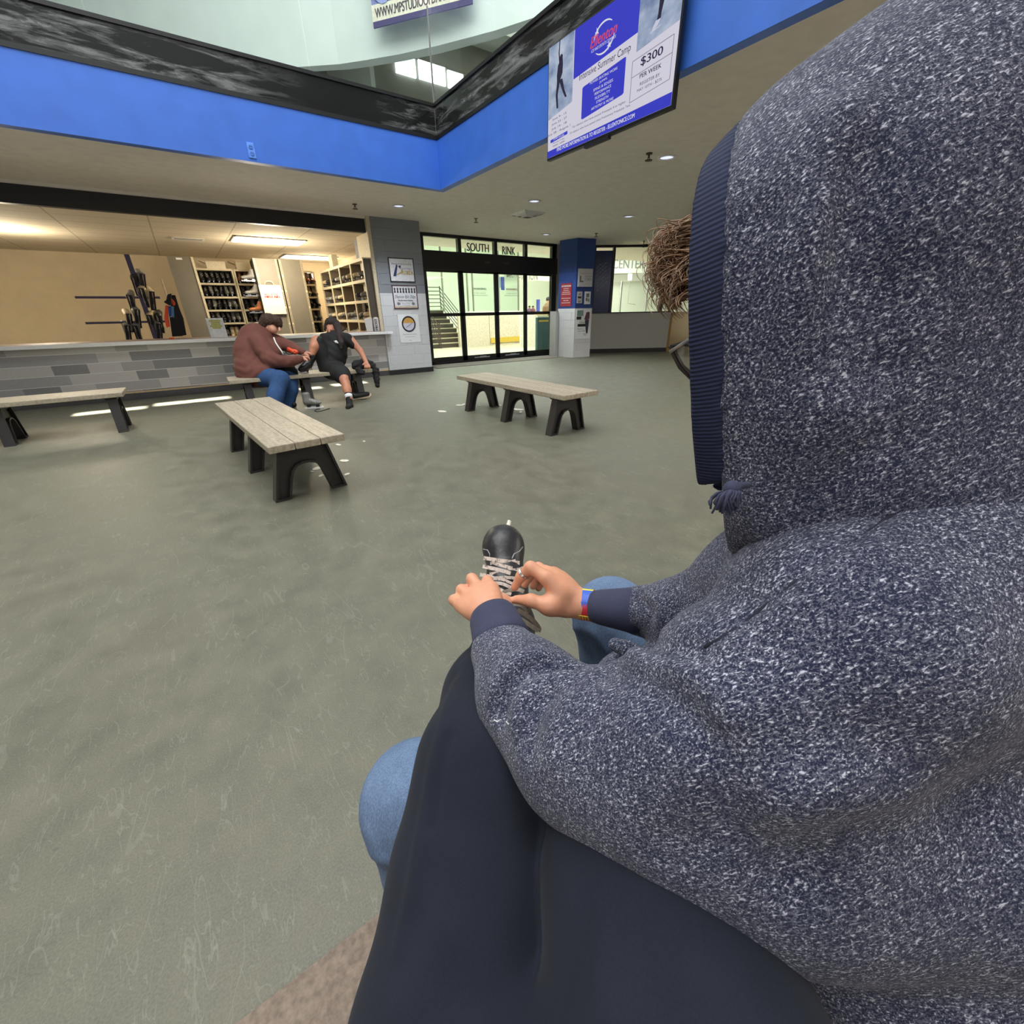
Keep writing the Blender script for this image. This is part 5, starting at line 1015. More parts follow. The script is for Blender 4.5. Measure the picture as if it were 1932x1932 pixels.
def ribbon(px, w, lift, z=None, m=None, name='lace', dz=0):
    pts = []
    for i, (x, y) in enumerate(px):
        zz = hit(BOOT, x, y); zz = (zz if zz is not None else .99)-lift if z is None else z[i]
        pts.append(P(x, y, zz))
    pts = np.array(pts); n = 5*(len(pts)-1)+1; u = np.linspace(0, len(pts)-1, n); q = np.stack([np.interp(u, range(len(pts)), pts[:, k]) for k in range(3)], 1)
    for _ in range(6): q[1:-1] = (q[:-2]+2*q[1:-1]+q[2:])/4
    A, B, C, D = [], [], [], []
    for i in range(n):
        tg = unit(q[min(i+1, n-1)]-q[max(i-1, 0)]); vw = unit(q[i]-EYE); wd = unit(np.cross(tg, vw)); nn = np.cross(wd, tg)
        A.append(q[i]-wd*w/2+nn*.0008); B.append(q[i]+wd*w/2+nn*.0008); C.append(q[i]+wd*w/2-nn*.0008); D.append(q[i]-wd*w/2-nn*.0008)
    return MB().strip(A, B).strip(B, C).strip(C, D).strip(D, A).build(name, m or M_LACEW, sk_, sc=1, smooth=False)
def lace_mat():
    t = NT('pinkish_lace'); n = t.noise(t.coord(), 160, 3); c = t.ramp(n, [(.34, srgb(128, 112, 104)), (.42, srgb(214, 196, 186)), (.7, srgb(232, 216, 206))]); t.base(c); t.set(Roughness=.85); return t.m
M_LACEW = lace_mat(); M_LACEG = mat('worn_lace', (168, 156, 140), .85, var=.2, scale=150)
ribbon([g(690, 105), g(960, 150), g(1265, 185)], .0085, .006)
ribbon([g(800, 190), g(1000, 200), g(1200, 150)], .0075, .004); ribbon([g(820, 180), g(1000, 230), g(1150, 270)], .0075, .005)
ribbon([g(680, 240), g(900, 285), g(1120, 350)], .0085, .006); ribbon([g(790, 370), g(1000, 320), g(1255, 290)], .0085, .005)
ribbon([g(635, 370), g(760, 390), g(860, 430)], .0085, .006); ribbon([g(830, 430), g(1020, 410), g(1220, 430)], .007, .008); ribbon([g(850, 440), g(1000, 440), g(1180, 530)], .006, .005)
ribbon([g(850, 500), g(1000, 510), g(1150, 590)], .0075, .006); ribbon([g(880, 560), g(1010, 640), g(1130, 680)], .007, .004)
ribbon([g(1000, 650), g(1120, 610), g(1250, 600), g(1330, 640)], .0075, .0, z=[.90, .88, .862, .862], m=M_LACEG)
ribbon([g(1110, 845), g(1200, 840), g(1300, 860), g(1370, 930), g(1390, 990), g(1420, 900)], .006, 0, z=[.88, .88, .885, .9, .9, .88], m=M_LACEG)
ribbon([g(1120, 990), g(1250, 1060), g(1400, 1150), g(1560, 1260)], .009, 0, z=[.87, .87, .875, .88], m=M_LACEG)
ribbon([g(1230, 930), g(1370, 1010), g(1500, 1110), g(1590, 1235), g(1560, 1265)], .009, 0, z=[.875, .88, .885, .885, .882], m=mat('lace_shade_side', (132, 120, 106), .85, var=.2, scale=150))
ribbon([g(1240, 1120), g(1300, 1150), g(1320, 1230), g(1310, 1340)], .006, 0, z=[.885, .885, .885, .885], m=M_LACEG)
# ---------------- hooded person tying the laces
man = empty('person', P(1740, 1900, .47)*np.array([1, 1, 0])+np.array([0, 0, .47]), 'person in a marled navy hoodie and blue jeans, bent over tying the black skate', 'person')
FD = unit(-CR*.86+CF*.30-CU*.40); HU = unit(CU*.9-CR*.42+CF*.05); HU = unit(HU-FD*(HU@FD)); HS = np.cross(FD, HU)
fore = P(1312, 545, .475); hc = fore-FD*.090-HU*.030
R3 = np.column_stack([FD, HS, HU])
hipN, hipF = P(1700, 1830, .50), P(1560, 1560, .72); kN = P(788, 1508, .735); kF = P(1154, 1162, .935)
aN = np.array([kN[0]+.05, kN[1]-.04, .12]); aF = np.array([kF[0]+.04, kF[1]-.03, .12])
s = SDF()
s.ell(hc, (.098, .076, .112), R3, .03).ell(hc+FD*.03-HU*.06, (.062, .055, .062), R3, .03)          # skull, jaw
s.cone(hc+FD*.094-HU*.022, hc+FD*.112-HU*.05, .010, .014, .015).ell(hc+FD*.09-HU*.085, (.012, .026, .010), R3, .012)          # nose, mouth
for q in (-1, 1): s.ell(hc+FD*.092+HS*.033*q-HU*.012, (.008, .014, .009), R3, .004).ell(hc+HS*.078*q-HU*.02-FD*.01, (.02, .008, .032), R3, .01)
neck = P(1640, 800, .47); s.cone(hc-HU*.06-FD*.03, neck, .058, .062, .04).cone(neck, P(1720, 1150, .50), .06, .12, .06).cone(P(1720, 1150, .50), P(1740, 1780, .50), .12, .12, .08)
shN, elN, wrN = P(1590, 1200, .40), P(1090, 1420, .505), P(937, 1176, .705); shF, elF, wrF = P(1450, 1130, .60), P(1330, 1165, .66), P(1098, 1141, .785)
s.cone(shN, elN, .055, .042, .04).cone(elN, wrN, .040, .029, .03).cone(shF, elF, .045, .026, .03).cone(elF, wrF, .025, .0222, .01).cone(P(1720, 1100, .48), shN, .09, .06, .05).cone(P(1720, 1100, .48), shF, .09, .05, .05)
for a, b, c in ((hipN, kN, aN), (hipF, kF, aF)): s.cone(a, b, .075, .05, .05).cone(b, c, .05, .04, .02).cone(c, c+unit(np.array([kN[0]-hipN[0], kN[1]-hipN[1], 0]))*.14-np.array([0, 0, .07]), .036, .03, .02)
# left hand (near), back of the hand up, fingers curled under
def hand(s, wr, mcp, fingers, th, rp=.0135, kk=.016):
    for m in mcp: s.cone(wr, m, rp*1.25, rp*.92, kk)
    for a, b in zip(mcp[:-1], mcp[1:]): s.cone(a*.75+wr*.25, b*.75+wr*.25, rp*.9, rp*.9, kk); s.cone(a*.5+wr*.5, b*.5+wr*.5, rp, rp, kk)
    for f in fingers: s.chain(f, .006)
    s.chain(th, .010)
LM = [P(928, 1110, .765), P(906, 1113, .765), P(887, 1125, .76), P(871, 1143, .752)]
f4 = lambda a, ra: [(P(*q), r) for q, r in zip(a, ra)]
rr4 = (.0115, .0102, .0088, .0076)
hand(s, P(932, 1168, .715), LM, [f4([(928, 1110, .765), (919, 1096, .795), (922, 1110, .825), (934, 1124, .832)], rr4), f4([(906, 1113, .765), (890, 1092, .790), (898, 1104, .822), (914, 1120, .830)], rr4), f4([(887, 1125, .76), (871, 1113, .782), (884, 1118, .812), (902, 1124, .822)], rr4), f4([(871, 1143, .752), (856, 1132, .770), (866, 1135, .796), (884, 1138, .806)], (.0105, .0092, .0080, .0070))], f4([(946, 1166, .728), (953, 1146, .762), (952, 1134, .795), (948, 1126, .818)], (.016, .0125, .0105, .009)))
for a, b in ((LM[0], P(932, 1160, .715)), (LM[1], P(926, 1160, .713)), (LM[2], P(920, 1164, .713))): s.cone(a-unit(ray(905, 1130))*.011, b-unit(ray(915, 1150))*.013, .0028, .0022, .008)      # tendons
# right hand (far), pinching the lace between thumb and fingers
RM = [P(1030, 1090, .775), P(1036, 1082, .80), P(1044, 1082, .822), P(1052, 1088, .84)]
hand(s, P(1092, 1140, .785), RM, [f4([(1030, 1090, .775), (1001, 1070, .785), (983, 1087, .80), (971, 1108, .81)], (.0125, .0112, .0098, .0080)), f4([(1036, 1082, .80), (1015, 1071, .82), (997, 1088, .835), (990, 1103, .838)], (.012, .0105, .0092, .008)), f4([(1044, 1082, .822), (1028, 1076, .845), (1010, 1092, .855), (1006, 1106, .852)], rr4), f4([(1052, 1088, .84), (1040, 1084, .862), (1022, 1098, .868), (1016, 1110, .862)], (.0105, .0092, .0080, .0070))], f4([(1066, 1148, .782), (1034, 1143, .768), (1002, 1133, .772), (975, 1131, .79)], (.0175, .0135, .0112, .0085)), .0145)
s.cone(P(1060, 1120, .78), P(1040, 1142, .77), .016, .014, .02)
BODY = s; s.build('body', M_SKIN, man, .003, 2)
# jeans
s = SDF(); s.cone(hipN, P(1250, 1660, .68), .115, .10, .06).cone(P(1250, 1660, .68), kN, .10, .084, .05).cone(kN, aN+np.array([0, 0, .02]), .082, .07, .03).cone(kN, P(782, 1632, .79), .076, .060, .05).group(.02).cone(hipF, kF, .11, .080, .05).cone(kF, aF+np.array([0, 0, .02]), .080, .07, .03).cone(hipN, hipF, .11, .11, .08)
cr = [crease(s, p, a, w) for p, a, w in (([(697, 1632), (730, 1650), (760, 1640)], .010, .008), ([(700, 1612), (735, 1625)], -.006, .008), ([(742, 1700), (718, 1660)], -.006, .008), ([(1085, 1185), (1120, 1195), (1145, 1230)], -.010, .010), ([(1100, 1200), (1118, 1240)], .012, .012), ([(705, 1560), (720, 1600)], .004, .02))]
add_creases(s, cr); s.build('jeans', M_DENIM, man, .006, 2)
for c in (aN, aF):
    d = unit(np.array([kN[0]-hipN[0], kN[1]-hipN[1], 0])); b = SDF(); b.cone(c+d*.0, np.array([c[0], c[1], .05])+d*.02, .052, .05, .03).cone(np.array([c[0], c[1], .05])-d*.05, np.array([c[0], c[1], .045])+d*.17, .042, .036, .03); b.cut(lambda X, e: np.maximum(e, .004-X[:, 2])); b.build('shoe', M_LEATHER, man, .009, 1)
# hoodie body
s = SDF()
s.cone(P(1750, 1830, .48), P(1650, 1260, .53), .160, .150, .10).cone(P(1650, 1260, .53), P(1700, 1080, .50), .14, .13, .08).cone(P(1700, 1080, .50), P(1950, 1300, .56), .13, .16, .08)
s.cone(P(1320, 1500, .50), P(1560, 1680, .49), .078, .11, .08).cone(P(1430, 1330, .60), P(1190, 1300, .68), .11, .062, .05).cone(P(1440, 1122, .585), P(1640, 1100, .50), .092, .13, .08).cone(shN, P(1720, 1080, .47), .11, .12, .08)
s.group(.02).cone(P(1440, 1122, .585), P(1300, 1162, .665), .088, .058, .05).cone(P(1300, 1162, .665), P(1205, 1152, .735), .058, .043, .03)
s.group(.02).cone(shN, P(1420, 1350, .415), .105, .100, .06).cone(P(1420, 1350, .415), P(1250, 1425, .455), .100, .092, .05).cone(P(1250, 1425, .455), P(1095, 1405, .515), .090, .078, .05)
s.cone(P(1095, 1405, .515), P(1000, 1310, .585), .078, .068, .04).cone(P(1000, 1310, .585), P(950, 1232, .66), .070, .051, .03).cone(P(1200, 1460, .48), P(1340, 1500, .455), .068, .080, .06).cone(P(1340, 1500, .455), P(1480, 1560, .44), .080, .09, .06).cone(P(1480, 1560, .44), P(1720, 1560, .43), .09, .11, .08)
cr0 = [(([(1075, 1258), (1035, 1256), (1000, 1262), (972, 1280), (952, 1312), (944, 1345)], .034, .010)), (([(1015, 1236), (985, 1242), (955, 1262), (938, 1295)], -.010, .013)), (([(1060, 1280), (1020, 1292), (990, 1320), (978, 1360)], -.012, .016)), (([(1035, 1312), (1005, 1350), (1000, 1400)], .010, .012)), (([(1080, 1330), (1050, 1380), (1045, 1430)], -.007, .018)), (([(1690, 968), (1600, 1030), (1500, 1100), (1400, 1180), (1330, 1222)], .007, .006)), (([(1690, 985), (1600, 1048), (1500, 1118), (1400, 1198), (1330, 1240)], -.005, .012)), (([(1150, 1262), (1230, 1290), (1290, 1330), (1340, 1390)], .012, .018)), (([(1185, 1240), (1260, 1255), (1320, 1280), (1370, 1340)], -.008, .02)), (([(1200, 1195), (1240, 1225), (1330, 1240)], .014, .012)), (([(1206, 1130), (1232, 1150), (1222, 1180)], .008, .008)), (([(1222, 1118), (1250, 1140), (1245, 1170)], -.006, .010)), (([(1290, 1100), (1330, 1120), (1420, 1130)], .005, .014)), (([(1380, 1500), (1450, 1420), (1560, 1400), (1650, 1420)], .008, .03)), (([(1300, 1440), (1400, 1350), (1500, 1330)], -.005, .03)), (([(1250, 1600), (1400, 1580), (1520, 1640)], .007, .025)), (([(1660, 1560), (1560, 1590), (1480, 1660)], .009, .025)), (([(1500, 1500), (1600, 1480), (1690, 1500)], -.007, .03))]
cr = [crease(s, p, a, w) for p, a, w in cr0]; add_creases(s, cr)
HOODIE = s; hd = s.build('hoodie', M_HOOD, man, .0055, 2)
b = SDF(); b.cone(P(1160, 1216, .66), P(1185, 1225, .65), .011, .012, .008).cone(P(1185, 1225, .65), P(1215, 1250, .64), .012, .018, .01); b.build('rolled_fold', M_HOOD, hd, .004, 2)
surf_tube(HOODIE, [(1690, 968), (1640, 1003), (1600, 1030), (1550, 1065), (1500, 1100), (1450, 1140), (1400, 1180), (1360, 1205), (1330, 1222)], .0022, .0004).build('raglan_seam', mat('seam_navy', (34, 36, 52), .9), hd, sc=1, smooth=True)
surf_tube(HOODIE, [(932, 1358), (938, 1362), (944, 1358), (950, 1359), (955, 1361), (959, 1366)], .0007, .0015).build('loose_thread', M_PAPER, hd, sc=1)
# cuffs
def cuff(a, b, ra, rb, nm='cuff'):
    pts = [a+(b-a)*t for t in np.linspace(0, 1, 8)]; rs = [ra+(rb-ra)*t for t in np.linspace(0, 1, 8)]; rs[-1] *= .95; rs[0] *= .9
    return MB().tube(pts, rs, 40).build(nm, M_CUFF, man, sc=1, smooth=True)
cuff(P(950, 1218, .665), P(929, 1160, .715), .0475, .040); cuff(P(1214, 1153, .725), P(1119, 1144, .774), .042, .0295)
# wristband
wb0, wb1 = P(1120, 1143, .777), P(1095, 1140, .787); wbm = MB().tube([wb0, wb0*.97+wb1*.03, wb1*.97+wb0*.03, wb1], [.0275, .0287, .0285, .0272], 40).build('wristband', mat('band_red', (206, 52, 60), .5), man, sc=1, smooth=True)
ax = unit(wb1-wb0); vv = unit(ray(1108, 1140)); uu = unit(np.cross(ax, vv)); uu = uu if uu@CU > 0 else -uu; nn = np.cross(ax, uu); nn = nn if nn@vv < 0 else -nn; LB = np.linalg.norm(wb1-wb0)
def band_patch(pts, m, nm, r=.0292):
    mb = MB(); q = [wb0+ax*a*LB+(uu*math.sin(t)+nn*math.cos(t))*r for a, t in pts]; q2 = [wb0+ax*a*LB+(uu*math.sin(t)+nn*math.cos(t))*(r-.002) for a, t in pts]; n = len(q); mb.add(q+q2, [tuple(range(n))]+[(i, (i+1) % n, n+(i+1) % n, n+i) for i in range(n)]); return mb.build(nm, m, wbm, sc=1)
def arc_patch(t0, t1, m, nm, r, jag=0):
    mb = MB(); A = []; B = []
    for k, t in enumerate(np.linspace(t0, t1, 13)):
        a0, a1 = (.03, .97); A.append(wb0+ax*a0*LB+(uu*math.sin(t+jag*(k % 2))+nn*math.cos(t+jag*(k % 2)))*r); B.append(wb0+ax*a1*LB+(uu*math.sin(t)+nn*math.cos(t))*r)
    return mb.strip(A, B).build(nm, m, wbm, sc=1)
arc_patch(.05, 1.1, mat('band_blue', (58, 96, 200), .5), 'blue_patch', .0292); arc_patch(1.1, 1.7, mat('band_yellow', (226, 210, 70), .5), 'yellow_patch', .0293)
for k in range(4): band_patch([(.1+.2*k, -.75), (.28+.2*k, -.75), (.2+.2*k, -1.25)], mat('band_yellow', (226, 210, 70), .5), 'yellow_zigzag', .0297); band_patch([(.05+.22*k, .15), (.25+.22*k, .15), (.15+.22*k, -.2)], mat('band_blue', (58, 96, 200), .5), 'blue_point', .0297)
# ring on the forefinger
rc = P(990.5, 1080, .7935); fa_ = unit(P(983, 1087, .80)-P(1001, 1070, .785)); u1_ = unit(np.cross(fa_, (0, 0, 1))); u2_ = np.cross(fa_, u1_)
MB().tube([rc+(u1_*math.cos(a)+u2_*math.sin(a))*.0118 for a in np.linspace(0, 2*PI, 33)], .0017, 8, cap=False).tube([rc+fa_*.003+(u1_*math.cos(a)+u2_*math.sin(a))*.0116 for a in np.linspace(0, 2*PI, 33)], .0016, 8, cap=False).build('ring', mat('silver_ring', (214, 212, 208), .2, 1.0, var=.03), man, sc=1, smooth=True)
# hood: an open shell, with a ribbed edge
HN = unit(-CR*.84+CF*.54+CU*.05); rim_pt = P(1306, 620, .40)
def hood_sdf(grow=0.0):
    s = SDF(); g_ = grow
    s.cone(P(1780, 380, .46), P(1560, 470, .44), .168+g_, .135+g_, .08).cone(P(1560, 470, .44), P(1440, 560, .44), .135+g_, .112+g_, .08).cone(P(1440, 560, .44), P(1455, 740, .46), .112+g_, .103+g_, .07).cone(P(1455, 740, .46), P(1520, 895, .475), .103+g_, .094+g_, .07).cone(P(1520, 895, .475), P(1640, 960, .50), .094+g_, .13+g_, .08).cone(P(1780, 380, .46), P(1800, 850, .54), .168+g_, .18+g_, .10).cone(P(1560, 600, .46), P(1650, 900, .50), .12+g_, .14+g_, .08)
    return s
base_h = hood_sdf(); crh = [crease(base_h, p, a, w) for p, a, w in (([(1570, 230), (1535, 400), (1510, 560), (1485, 720), (1455, 880), (1432, 990)], -.012, .022), ([(1450, 420), (1440, 600), (1440, 760), (1430, 880)], .008, .022), ([(1620, 330), (1640, 480), (1665, 610), (1655, 690)], .016, .028), ([(1520, 700), (1560, 560), (1600, 450)], .006, .02), ([(1690, 300), (1690, 420)], -.006, .03), ([(1500, 930), (1600, 880), (1690, 830)], .006, .02), ([(1580, 760), (1640, 720), (1690, 640)], -.008, .03))]
TH = .017
def shell(s, lo, hi, th):
    s.cut(lambda X, d: np.maximum(d, -(d+th))).cut(lambda X, d: np.maximum(d, (X-rim_pt)@HN-hi)); 
    if lo is not None: s.cut(lambda X, d: np.maximum(d, lo-(X-rim_pt)@HN))
    return s
hs_ = hood_sdf(); add_creases(hs_, crh); shell(hs_, None, -.027, TH); hood = hs_.build('hood', M_HOOD, hd, .0055, 2)
hr_ = hood_sdf(-.001); shell(hr_, -.032, 0, TH); RCUT = P(1378, 905, .39); RN = unit(-CU); hr_.cut(lambda X, d: np.maximum(d, (X-RCUT)@RN)); hr_.build('hood_rim', M_RIB, hd, .0045, 2)
# drawstring tassel
kn = P(1381, 922, .375); tsl = MB().tube([P(1412, 915, .38), P(1398, 916, .376), kn], .0035, 8).sphere(kn, .0075, 12, 8)
tip = P(1366, 946, .375)
for k in range(46):
    a = rng.uniform(0, 2*PI); e = unit(np.cross(CF, (0, 0, 1))*math.cos(a)+CF*math.sin(a)); p2 = tip+e*rng.uniform(.004, .012)+np.array([0, 0, rng.uniform(-.003, .006)]); p3 = P(1366+rng.normal(0, 7), 962+rng.normal(0, 5), .375)+e*rng.uniform(.003, .011); tsl.tube([kn, (kn+p2)/2+e*.004, p2, p3], [.0012, .0014, .0013, .0010], 5)
tsl.tube([tip, P(1374, 962, .37), P(1377, 972, .37)], .0009, 5); tsl.build('drawstring_tassel', M_CUFF, hd, sc=1, smooth=True)
# hair
hm_ = MB()
for k in range(560):
    u = rng.random(); root = P(1318+rng.normal(0, 8), 405+165*u, .475+rng.normal(0, .015)); L = rng.uniform(.35, 1)*(1-.35*abs(u-.55)); curl = rng.uniform(.2, 1)
    tx = 1300-85*L+rng.normal(0, 8); ty = 445+115*u+rng.normal(0, 14); m1_ = P(1290-25*L, 425+120*u+rng.normal(0, 6), .47+rng.normal(0, .012)); m2_ = P(tx, ty-15, .468+rng.normal(0, .014)); e_ = P(tx+10*curl, ty+22*curl, .47+rng.normal(0, .014)); e2 = P(tx+30*curl, ty+38*curl, .472+rng.normal(0, .014))
    ctrl = np.array([root, m1_, m2_, e_, e2]); uu_ = np.linspace(0, 4, 15); q = np.stack([np.interp(uu_, range(5), ctrl[:, i]) for i in range(3)], 1)
    for _ in range(7): q[1:-1] = (q[:-2]+2*q[1:-1]+q[2:])/4
    r0 = rng.uniform(.0004, .0009); hm_.tube(list(q), list(np.linspace(r0, r0*.3, 15)), 4, cap=False)
for k in range(420):
    u = rng.random(); root = P(1325+rng.normal(0, 7), 470+95*u, .475+rng.normal(0, .02)); e_ = P(1268+rng.normal(0, 12)-6*u, 510+60*u+rng.normal(0, 6), .47+rng.normal(0, .02)); q = np.array([root, (root+e_)/2+P(1300, 505, .47)-P(1300, 515, .47), e_, e_+P(1290, 572, .47)-P(1284, 560, .47)]); u9 = np.linspace(0, 3, 10); q = np.stack([np.interp(u9, range(4), q[:, i]) for i in range(3)], 1); q[1:-1] = (q[:-2]+2*q[1:-1]+q[2:])/4; q[1:-1] = (q[:-2]+2*q[1:-1]+q[2:])/4; hm_.tube(list(q), list(np.linspace(.0009, .0003, 10)), 4, cap=False)
hm_.build('hair', M_HAIR, man, sc=1, smooth=True)
hs2 = SDF(); hs2.ell(hc+HU*.022-FD*.012, (.100, .082, .105), R3, .02); hs2.cut(lambda X, d: np.maximum(d, (X-hc)@FD*.6-(X-hc)@HU-.01)); hs2.build('hair_back', M_HAIR, man, .006, 1)
# glasses
gm = mat('glasses_frame', (48, 40, 38), .25); gl_ = MB().tube([P(x, y, z) for x, y, z in ((1267, 654, .465), (1270, 668, .465), (1283, 693, .463), (1303, 713, .46), (1330, 712, .455), (1338, 684, .452), (1318, 656, .455), (1288, 648, .462), (1267, 654, .465))], .0022, 8, cap=False)
gl_.tube([P(x, y, z) for x, y, z in ((1264, 655, .468), (1268, 652, .485), (1272, 655, .50))], .0018, 8); gl_.tube([P(x, y, z) for x, y, z in ((1272, 655, .50), (1276, 668, .50), (1288, 690, .5), (1306, 706, .498), (1330, 704, .495), (1335, 680, .495), (1310, 656, .498), (1290, 650, .5), (1272, 655, .50))], .002, 8, cap=False)
ga = gl_.build('glasses', gm, man, sc=1, smooth=True)
MB().tube([P(1264, 664, .458), P(1300, 641, .44), P(1380, 600, .405), P(1450, 570, .405)], .0019, 8).build('temple', M_STEEL, ga, sc=1, smooth=True)
MB().add([P(x, y, z) for x, y, z in ((1270, 656, .465), (1271, 668, .465), (1283, 692, .463), (1303, 712, .46), (1330, 711, .455), (1337, 684, .452), (1318, 657, .455), (1288, 650, .462))], [tuple(range(8))]).build('lens', glass_mat('lens_glass', (.86, .82, .80, 1), .6), ga, sc=1)
# bleacher seat under both
seat = empty('bleacher_seat', (.9, -.1, 0), 'long timber bleacher seat under the two seated people', 'bench')
zt = .455
for k in range(2): box('plank', mat('bleacher_wood', (150, 118, 84), .5, var=.2, scale=12), .02, 2.4, -.42+.27*k, -.16+.27*k, zt-.05, zt, seat, sc=1, bevel=.006)
for x in (.15, 1.2, 2.25): MB().box(x-.03, x+.03, -.40, .08, 0.006, .06).box(x-.03, x+.03, -.36, -.30, .05, zt-.05).box(x-.03, x+.03, .0, .06, .05, zt-.05).box(x-.03, x+.03, -.41, .09, zt-.1, zt-.05).build('support', M_STEEL, seat, sc=1)
# ================================================================ the two people on the bench by the counter
def px_sdf():
    s = SDF()
    s.c = lambda a, b, k=.03: s.cone(P(*a[:3]), P(*b[:3]), a[3]*a[2]/FPX, b[3]*b[2]/FPX, k)
    def ch(*pts, k=.03):
        for a, b in zip(pts[:-1], pts[1:]): s.c(a, b, k)
        return s
    s.ch = ch; return s
Zb = 6.2                                                     # distance of the bench along the view
ps = empty('person', P(478, 752, Zb)*np.array([1, 1, 0]), 'person in a brown hoodie and blue jeans on the bench, bending over a black boot', 'person')
M_SKP = mat('skin_person', (206, 150, 124), .55, var=.1); M_BRN = knit_mat('brown_hoodie_cloth', (112, 72, 64), .18, 90); M_JEANS = denim('blue_jeans', (56, 84, 128)); M_DKHAIR = mat('dark_brown_hair', (66, 48, 38), .8, var=.45, scale=55); M_BLKT = mat('black_tracksuit', (22, 22, 24), .8, var=.2)
s = px_sdf()
hd_ = P(511, 612, Zb); ed = 1/FPX*Zb
s.ell(hd_, (.098, .085, .118), None, .03); s.ell(P(516, 622, Zb-.02), (.055, .052, .056), None, .03)
s.c((527, 619, Zb-.03, 2.2), (528, 624, Zb-.03, 2.6)); s.ell(P(504, 619, Zb-.11), (.012, .02, .026), None, .01)
s.c((503, 628, Zb, 8), (492, 645, Zb, 11)); s.ch((487, 650, Zb, 22), (480, 700, Zb, 22), k=.06)
s.ch((487, 645, Zb-.14, 9), (514, 681, Zb-.2, 7.5), (566, 678, Zb-.12, 4.4)); s.ch((520, 645, Zb+.12, 8), (552, 656, Zb+.1, 7), (573, 666, Zb+.02, 4.2))
for x, y, z in ((575, 676, Zb-.10), (578, 668, Zb+.02)):
    s.c((x-6, y, z, 4.0), (x+2, y, z, 4.6), .01)
    for k in range(4): s.ch((x+2, y-3+2.2*k, z+.02*(k-1.5), 1.9), (x+7, y-1.6+1.5*k, z+.018*(k-1.5), 1.7), (x+9.5, y+1.6+.9*k, z+.014*(k-1.5), 1.3), k=.004)
    s.ch((x, y+2, z-.02, 2.2), (x+5, y+4.5, z-.035, 1.7), k=.004)
s.ch((480, 708, Zb-.1, 15), (527, 716, Zb-.22, 11), (507, 790, Zb-.36, 9)); s.ch((492, 706, Zb+.1, 14), (549, 706, Zb+.06, 11), (544, 762, Zb+.10, 7))
s.build('body', M_SKP, ps, .011, 1)
s = px_sdf(); s.ch((474, 707, Zb-.08, 21), (505, 711, Zb-.15, 17.5), (529, 716, Zb-.22, 15.5), (520, 745, Zb-.28, 13.5), (509, 786, Zb-.35, 12), k=.05)
s.group(.015).ch if False else None
s.ch((482, 704, Zb+.1, 20), (520, 704, Zb+.08, 16), (547, 706, Zb+.06, 14.5), (549, 735, Zb+.06, 12), (544, 764, Zb+.10, 10.5), k=.03); s.build('jeans', M_JEANS, ps, .013, 2)
s = px_sdf(); s.ch((481, 640, Zb, 27), (478, 668, Zb, 30), (478, 697, Zb, 29), k=.10).ch((490, 640, Zb, 22), (512, 664, Zb, 15), (520, 690, Zb, 12), k=.08).ch((478, 700, Zb-.06, 28), (501, 706, Zb-.16, 18.5), k=.08).ch((478, 698, Zb-.06, 27), (486, 708, Zb-.1, 21), k=.08).ch((487, 626, Zb-.02, 13), (504, 632, Zb+.0, 10), k=.05)
s.group(.02).ch((486, 645, Zb-.14, 17), (512, 680, Zb-.20, 13.5), (545, 682, Zb-.16, 9.5), (567, 677.5, Zb-.12, 6.5), k=.05)
s.group(.02).ch((521, 645, Zb+.12, 14), (552, 656, Zb+.1, 9.5), (572, 665, Zb+.02, 6.4), k=.05)
cr = [crease(s, p, a, w) for p, a, w in (([(495, 700), (475, 690), (460, 695)], .010, .016), ([(505, 690), (480, 676), (462, 680)], .008, .016), ([(510, 664), (520, 676), (515, 692)], .012, .014), ([(500, 650), (488, 664)], .008, .02))] if False else []
s.cut(lambda X, d: d+.006*np.sin(X[:, 2]*55+4*np.sin(X[:, 0]*14)+X[:, 1]*9)*np.clip((1.0-X[:, 2])*2, 0, 1))
hb_ = s.build('hoodie', M_BRN, ps, .012, 2)
s = px_sdf(); s.ch((488, 620, Zb-.02, 10), (478, 632, Zb+.02, 13), (492, 636, Zb-.06, 11), k=.05); s.build('hood', M_BRN, hb_, .012, 2)
MB().tube([P(x, y, z) for x, y, z in ((516.5, 637, Zb-.24), (520, 646, Zb-.26), (525, 654, Zb-.27), (531, 662, Zb-.27), (534, 668, Zb-.26))], .009, 8).build('drawstring', M_PAPER, hb_, sc=1, smooth=True)
s = px_sdf(); s.ell(P(508, 605, Zb-.02), (.118, .112, .102), None, .03); s.ell(P(498, 612, Zb-.01), (.075, .10, .085), None, .03); s.ell(P(521, 605, Zb-.03), (.075, .09, .072), None, .03); s.ell(P(527, 612, Zb-.01), (.04, .06, .05), None, .03)
s.cut(lambda X, d: d+.006*np.sin(X[:, 0]*90+3*np.sin(X[:, 2]*40))*np.sin(X[:, 2]*85+X[:, 1]*40)); s.build('hair', M_DKHAIR, ps, .009, 1)
for (x, y, z) in ((507, 797, Zb-.36), (546, 770, Zb+.12)):
    b = P(x, y, z); b[2] = .045; e = b+(P(x+10, y, z)-P(x, y, z)); e[2] = .042; q = SDF(); q.cone(b, e, .05, .042, .02); q.cut(lambda X, d: np.maximum(d, .003-X[:, 2])); q.build('shoe', M_LEATHER, ps, .012, 1)
